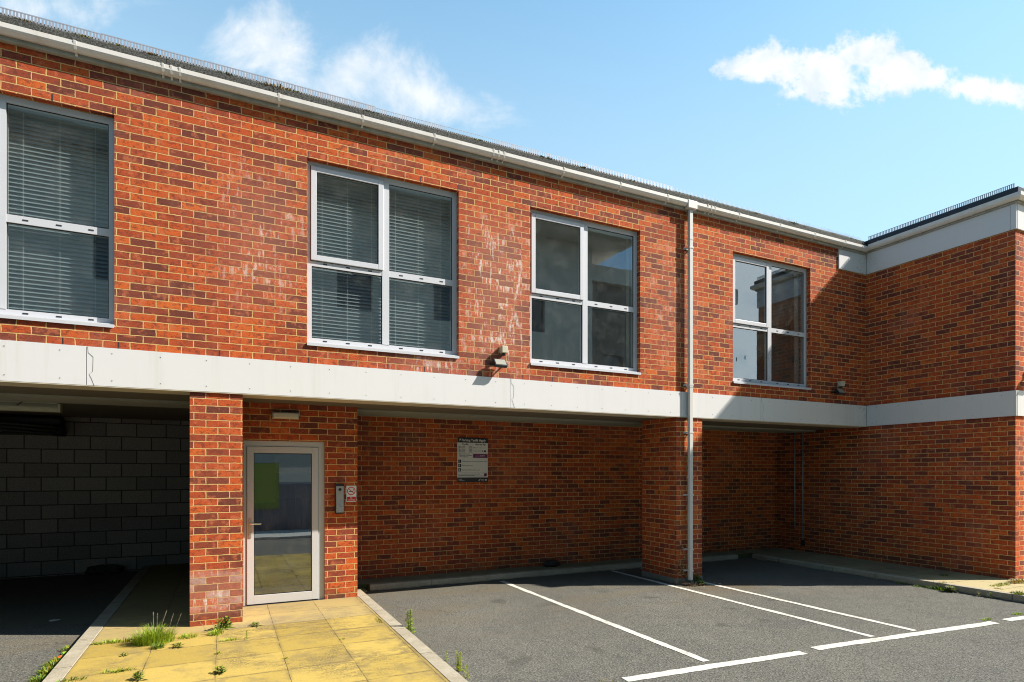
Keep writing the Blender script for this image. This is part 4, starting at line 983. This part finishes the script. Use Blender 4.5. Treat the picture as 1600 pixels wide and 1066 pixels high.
tuft(-0.90, -0.33, PATH, 0.075, 0.10, 190, ['grass_green', 'weed_green'], 'low trailing grass left of the largest clump on the path', sx=2.1, sy_=0.5, group=WG)
tuft(-0.55, -0.72, PATH, 0.09, 0.05, 110, ['weed_green', 'dark_green'], 'small grass patch just in front of the largest clump', group=WG)
tuft(-0.32, -0.44, PATH, 0.08, 0.06, 90, ['grass_green', 'weed_green'], 'short grass patch between the largest clump and the pier', sx=1.4, group=WG)
tuft(-0.08, -0.42, PATH, 0.10, 0.07, 110, ['grass_green', 'weed_green', 'seed_head'], 'spreading grass weed at the foot of the left brick pier', seeds=3, group=WG)
sprig(-0.02, -0.25, PATH, 0.13, 16, ['weed_green', 'dark_green'], 'leafy weed against the front of the left brick pier', 0.075, stems=6, lw=0.028, group=WG)
tuft(0.04, -0.74, PATH, 0.055, 0.05, 60, ['grass_green', 'weed_green'], 'wispy grass along the joint right of the pier weed', sx=1.8, sy_=0.5, group=WG)
sprig(0.175, -0.74, PATH, 0.085, 12, ['weed_green', 'dark_green'], 'single upright weed on the path in front of the door', 0.03, group=WG)
sprig(0.30, -0.26, PATH, 0.045, 12, ['dark_green', 'weed_green'], 'small flat weed just in front of the door', 0.055, stems=3, lw=0.018, group=WG)
sprig(-0.38, -0.77, PATH, 0.05, 12, ['dark_green', 'weed_green'], 'small dark weed right of the grass on the path', 0.055, stems=3, lw=0.014, group=WG)
sprig(-0.785, -0.86, PATH, 0.03, 9, ['dark_green', 'weed_green'], 'tiny weed in the joint below the trailing grass', 0.04, stems=2, lw=0.012, group=WG)
tuft(-0.78, -1.33, PATH, 0.06, 0.07, 90, ['grass_green', 'dark_green', 'weed_green'], 'flat grass row on the path nearest the bottom edge', sx=1.9, sy_=0.5, group=WG)
tuft(-1.06, -1.42, PATH, 0.05, 0.06, 70, ['grass_green', 'dark_green'], 'grass growing in the joint by the left edging at the bottom', sx=1.7, sy_=0.6, group=WG)
sprig(-0.61, -1.62, PATH, 0.07, 14, ['dark_green', 'weed_green'], 'dark leafy weed at the bottom edge on the left slabs', 0.05, stems=3, lw=0.02, group=WG)
sprig(-0.03, -1.74, PATH, 0.06, 14, ['dark_green', 'weed_green'], 'dark leafy weed at the bottom edge on the middle slabs', 0.045, stems=3, lw=0.022, group=WG)
sprig(-0.05, -1.15, PATH, 0.03, 9, ['grass_green', 'dark_green'], 'tiny weed in the slab joint below the pier', 0.03, stems=2, group=WG)
tuft(0.47, -1.55, PATH, 0.022, 0.03, 30, ['moss_yellow', 'weed_green'], 'tiny yellow grass in the middle slab joint', group=WG)
tuft(1.02, -1.15, PATH, 0.02, 0.03, 30, ['weed_green', 'moss_yellow'], 'tiny green tuft in the slab joint right of the door', group=WG)
tuft(1.50, -0.60, PATH, 0.03, 0.05, 80, ['weed_green', 'moss_yellow', 'dark_green'], 'green growth along the right path edging', sx=0.5, sy_=2.4, group=WG)
# left kerb gutter weeds
KG = 'weeds in the gutter of the left kerb'
for k, (y, h, n) in enumerate([(-0.08, 0.05, 40), (-0.45, 0.05, 60), (-0.62, 0.07, 110), (-0.83, 0.08, 120), (-1.05, 0.07, 110)]):
    tuft(-1.345+0.01*(k % 2), y, 0.0, h*1.25, 0.07, n*2, ['weed_green', 'moss_yellow', 'dark_green'], ['smallest weed, farthest back, beside the left kerb', 'weed beside the orange packet at the left kerb', 'yellow green weed in the middle of the left kerb row', 'bushy weed above the blue wrapper at the left kerb', 'nearest weed of the left kerb row'][k], 'weed', sx=0.8, sy_=1.6, wd=0.005, group=KG)
# right of path: tall upright weeds
TG = 'tall weeds against the right path edging'
sprig(1.765, -0.97, 0.0, 0.27, 44, ['grass_green', 'weed_green'], 'tallest weed standing on the tarmac against the right path edging', 0.055, lw=0.022, stems=3, group=TG)
sprig(1.755, -0.78, 0.0, 0.10, 14, ['grass_green', 'moss_yellow'], 'short weed behind the tallest one by the right path edging', 0.04, stems=2, group=TG)
sprig(1.78, -1.93, 0.0, 0.10, 12, ['grass_green', 'weed_green'], 'small thin weed right of the path edging near the bottom', 0.03, stems=1, group=TG)
sprig(1.785, -2.27, 0.0, 0.19, 26, ['grass_green', 'moss_yellow'], 'second tallest weed by the path edging near the bottom', 0.04, stems=3, lw=0.018, group=TG)
sprig(1.79, -2.46, 0.0, 0.12, 16, ['grass_green', 'moss_yellow'], 'weed by the path edging nearest the bottom of the photo', 0.035, stems=2, group=TG)
tuft(1.75, -2.1, 0.0, 0.03, 0.04, 50, ['weed_green', 'moss_yellow'], 'low green growth under the right path edging', sx=0.5, sy_=3, group=TG)
# wing kerb weeds
RG = 'weeds at the kerb of the right wing'
tuft(9.27, -2.02, 0.0, 0.10, 0.11, 110, ['weed_green', 'dark_green', 'seed_head'], 'straggly weed in front of the wing kerb where the sunlight starts', seeds=4, sx=0.6, sy_=1.6, wd=0.006, group=RG)
sprig(9.24, -2.15, 0.0, 0.09, 18, ['dark_green', 'weed_green', 'seed_head'], 'broad leaved weed below the wing kerb', 0.08, stems=4, lw=0.035, group=RG)
tuft(9.36, -1.98, 0.088, 0.06, 0.05, 40, ['moss_yellow', 'seed_head'], 'yellow sprout on top of the wing kerb at the shadow edge', group=RG)
tuft(9.42, -2.88, 0.088, 0.075, 0.10, 130, ['weed_green', 'moss_yellow', 'dark_green'], 'green clump on the wing kerb at the right edge', group=RG, wd=0.006)
tuft(9.95, -2.42, 0.086, 0.05, 0.10, 160, ['moss_yellow', 'weed_green'], 'yellow moss growing along the slab joint beside the wing', sx=2.2, sy_=0.7, group=RG, wd=0.005)
tuft(10.45, -2.42, 0.086, 0.10, 0.13, 190, ['moss_orange', 'moss_yellow', 'seed_head'], 'orange brown growth at the foot of the sunlit wing corner', sx=1.6, sy_=0.7, group=RG, wd=0.007)
tuft(9.62, -2.55, 0.086, 0.04, 0.05, 40, ['moss_yellow', 'seed_head'], 'small yellow tuft in the middle of the sunlit wing pavement', group=RG)
tuft(10.3, -2.72, 0.086, 0.03, 0.16, 150, ['moss_yellow', 'weed_green'], 'strip of yellow green moss across the wing pavement', sx=1.0, sy_=0.5, group=RG)
sprig(9.27, -2.62, 0.0, 0.09, 10, ['weed_green', 'seed_head'], 'thin sprig against the wing kerb face', 0.05, stems=2, group=RG)
sprig(9.26, -2.48, 0.0, 0.07, 8, ['moss_yellow', 'seed_head'], 'pale sprig against the middle of the wing kerb face', 0.04, stems=2, group=RG)
for k, (x, y) in enumerate(((9.25, -1.45), (9.24, -1.75))):
    tuft(x, y, 0.0, 0.06, 0.07, 70, ['dark_green', 'weed_green'], ['dark tuft in shade at the wing kerb, farther back', 'dark tuft in shade at the wing kerb just before the sunlight'][k], sx=0.6, sy_=1.5, group=RG)
tuft(10.1, -1.6, 0.086, 0.05, 0.07, 70, ['dark_green', 'weed_green'], 'dark tuft on the shaded wing pavement near the wall', group=RG)
LG = 'grass tufts at the ends of the white lines'
tuft(7.86, -3.25, 0.0, 0.045, 0.06, 80, ['grass_green', 'weed_green'], 'bright tuft in the gap between the second and third cross lines', sx=1.5, sy_=0.6, group=LG)
tuft(8.50, -3.26, 0.0, 0.045, 0.06, 80, ['grass_green', 'weed_green'], 'bright tuft above the third cross line at the right edge', sx=1.5, sy_=0.6, group=LG)
tuft(4.84, -3.10, 0.0, 0.02, 0.03, 25, ['moss_yellow', 'weed_green'], 'tiny yellow tuft at the end of the first cross line', group=LG)
tuft(2.80, -3.02, 0.0, 0.02, 0.05, 40, ['moss_orange', 'moss_yellow'], 'brown yellow tuft at the near end of the first cross line', sx=1.6, group=LG)

# climbing dead stems and debris by the downpipe
r0 = empty('dead_climber', (6.24, -0.06, 0)); tag(r0, 'dry dead climber with pale leaves on the pier beside the downpipe', 'dead plant')
for s_ in range(4):
    mb = MB(); x0_ = 6.28-0.05*s_*random.random(); pts = []
    for k in range(9):
        t_ = k/8; pts.append((x0_-0.10*math.sin(t_*2.5+s_)*t_+0.03*math.sin(k*2.1+s_), -0.03-0.02*math.sin(k+s_), 0.02+t_*(0.62-0.1*s_)))
    mb.tube(pts, 0.0045, 5, 0, 0.002)
    for k in range(2, 9):
        for _ in range(3):
            c = Vector(pts[k]); a_ = random.uniform(0, 6.28); dv = Vector((math.cos(a_), -abs(math.sin(a_))*0.5, random.uniform(-.6, .6)))*0.028; sd = dv.cross(Vector((0, 1, 0.3))).normalized()*0.009
            mb.quad(c, c+dv*0.5-sd, c+dv, c+dv*0.5+sd, random.choice((0, 1)))
    mb.build('stem', ['dry_stem', 'pale_leaf'], r0, loc=(6.24, -0.06, 0.02))
tuft(6.33, -0.17, 0.0, 0.13, 0.12, 130, ['dry_stem', 'pale_leaf'], 'heap of dry brown stems around the foot of the downpipe', 'dry_debris', 'debris', sx=1.1, sy_=0.7, wd=0.006, droop=(0.8, 1.6))
sprig(6.50, -0.10, 0.0, 0.16, 14, ['weed_green', 'dark_green'], 'green leafy plant at the foot of the downpipe', 0.09, stems=4, lw=0.045)
sprig(6.42, -0.20, 0.0, 0.06, 12, ['dark_green', 'weed_green'], 'low dark plant in front of the downpipe foot', 0.09, stems=3, lw=0.04)
for k in range(16):
    x = 6.1+random.random()*0.75; y = -0.16-random.random()*0.22
    b = MB(); s_ = random.uniform(0.006, 0.016); b.box(x-s_, x+s_, y-s_*0.7, y+s_*0.7, 0.001, s_*0.9, 0, Matrix.Rotation(random.random()*3, 3, 'Z'), (x, y, 0))
    tag(b.build('stone_chip', random.choice(['litter_pale', 'kerb_concrete']), None, loc=(x, y, 0), bevel=0.002), 'loose stone chip on the tarmac at the foot of the downpipe', 'stone', 'stone chips at the foot of the downpipe')

# moss on the roof edge
RM = 'moss clumps on the roof edge'
mlabs = {}
for (x, mm, s_, lb) in ((-1.70, 'moss_orange', 0.05, 'reddish moss on the roof edge at the far left'), (-1.25, 'moss_yellow', 0.045, 'yellow weed poking through the comb at the far left'), (-0.95, 'moss_yellow', 0.05, 'second yellow weed behind the comb at the left'), (-0.65, 'moss_orange', 0.05, 'low orange moss between the left gutter joint and the yellow weed'), (0.05, 'moss_dark', 0.06, 'dark moss clump on the roof edge left of centre'), (0.50, 'moss_orange', 0.085, 'orange moss clump with yellow tips on the roof edge'), (0.68, 'moss_yellow', 0.06, 'yellow moss just right of the orange clump'), (1.55, 'moss_dark', 0.05, 'dark moss spot on the felt above the blinds window'), (2.9, 'moss_yellow', 0.05, 'pale yellow sprig in the comb above the salt stained brick'), (3.9, 'moss_dark', 0.06, 'dark moss on the roof above the window without blinds'), (4.5, 'moss_dark', 0.06, 'second dark moss spot above the window without blinds'), (5.3, 'moss_dark', 0.05, 'dark moss on the roof left of the downpipe'), (7.8, 'moss_orange', 0.05, 'orange moss on the roof right of the downpipe'), (8.7, 'moss_dark', 0.06, 'dark moss clump above the last window'), (8.95, 'moss_dark', 0.05, 'dark moss spot just right of the last window'), (9.7, 'moss_orange', 0.045, 'small orange moss tuft near the inner roof corner'), (10.2, 'moss_dark', 0.05, 'dark moss nearest the inner roof corner')):
    tuft(x, -0.015, 5.90, s_, s_*1.2, 90, [mm, 'moss_dark'], lb, 'moss_clump', 'moss', sx=1.8, sy_=0.35, wd=0.008, group=RM)

# ------------------------------------------------------------------ court opposite (seen in the window glass)
def opp(name, x0, x1, y0, y1, h, mt, label, eave=0.0, wins=()):
    r = empty(name, ((x0+x1)/2, y1, 0)); tag(r, label, 'building')
    for a, b, c, d_ in [None]*0: pass
    m = MB()
    for a, b, c, d_ in rect_holes(x0, x1, 0, h, wins): m.box(a, b, y1-0.3, y1, c, d_)
    m.box(x0, x1, y0, y1-0.3, 0, h-0.02); m.build('wall', mt, r)
    if eave: m = MB(); m.box(x0-eave, x1+eave, y0-eave, y1+eave, h, h+0.8); m.build('roof', 'render_pale', r)
    for wn in wins: m = MB(); m.box(wn[0], wn[1], y1-0.29, y1-0.2, wn[2], wn[3]); m.build('window', 'far_glass', r)
opp('pale_building', -30, 16.0, -30, -17, 12.6, 'render_pale', 'tall pale rendered building opposite, mirrored in the upper windows', 1.6, [(x, x+1.4, z, z+1.8) for x in (-12, -8, -4, 0, 4, 8, 12) for z in (4.6, 8.2)])
opp('low_block', 16.1, 25.5, -28, -17.5, 11.1, 'render_dark', 'lower dark building opposite, mirrored below the sky in the window', 0.3, [(x, x+1.2, z, z+1.6) for x in (17, 20, 23) for z in (3, 6)])

r0 = empty('board_fence', (1, -9.6, 0)); tag(r0, 'low dark vertical board fence with pale top rail, mirrored in the glazed door', 'fence')
m = MB(); x = -8.0
while x < 9: m.box(x, x+0.135, -9.62, -9.60, 0.05, 1.36+random.uniform(-0.01, 0.01)); x += 0.145
m.build('boards', 'hall_board', r0)
m = MB(); m.box(-8, 9, -9.64, -9.59, 1.42, 1.84); m.build('top_rail', 'hall_white', r0)
for x in (-8, -4, 5, 9): m = MB(); m.box(x-0.06, x+0.06, -9.76, -9.64, 0, 1.9); m.build('post', 'render_dark', r0)
m = MB(); m.box(-12, 14, -9.3, -7.5, 0.004, 0.06); tag(m.build('pavement', 'render_pale'), 'pale concrete strip across the court, mirrored in the glazed door', None, kind='structure')
m = MB(); m.box(0.15, 1.38, -9.585, -9.55, 0.68, 1.95); m.box(0.13, 1.40, -9.59, -9.586, 0.66, 1.97); tag(m.build('green_board', 'green_poster', None, loc=(0.8, -9.57, 1.3)), 'green board on the fence, mirrored top left in the glazed door', 'board')

# ------------------------------------------------------------------ cycles
scene.cycles.use_denoising = True; scene.cycles.denoising_input_passes = 'RGB_ALBEDO_NORMAL'; scene.cycles.denoising_prefilter = 'ACCURATE'
scene.cycles.pixel_filter_type = 'BLACKMAN_HARRIS'; scene.cycles.filter_width = 1.05
scene.cycles.max_bounces = 8; scene.cycles.transparent_max_bounces = 12; scene.cycles.diffuse_bounces = 1
scene.cycles.caustics_reflective = False; scene.cycles.caustics_refractive = False
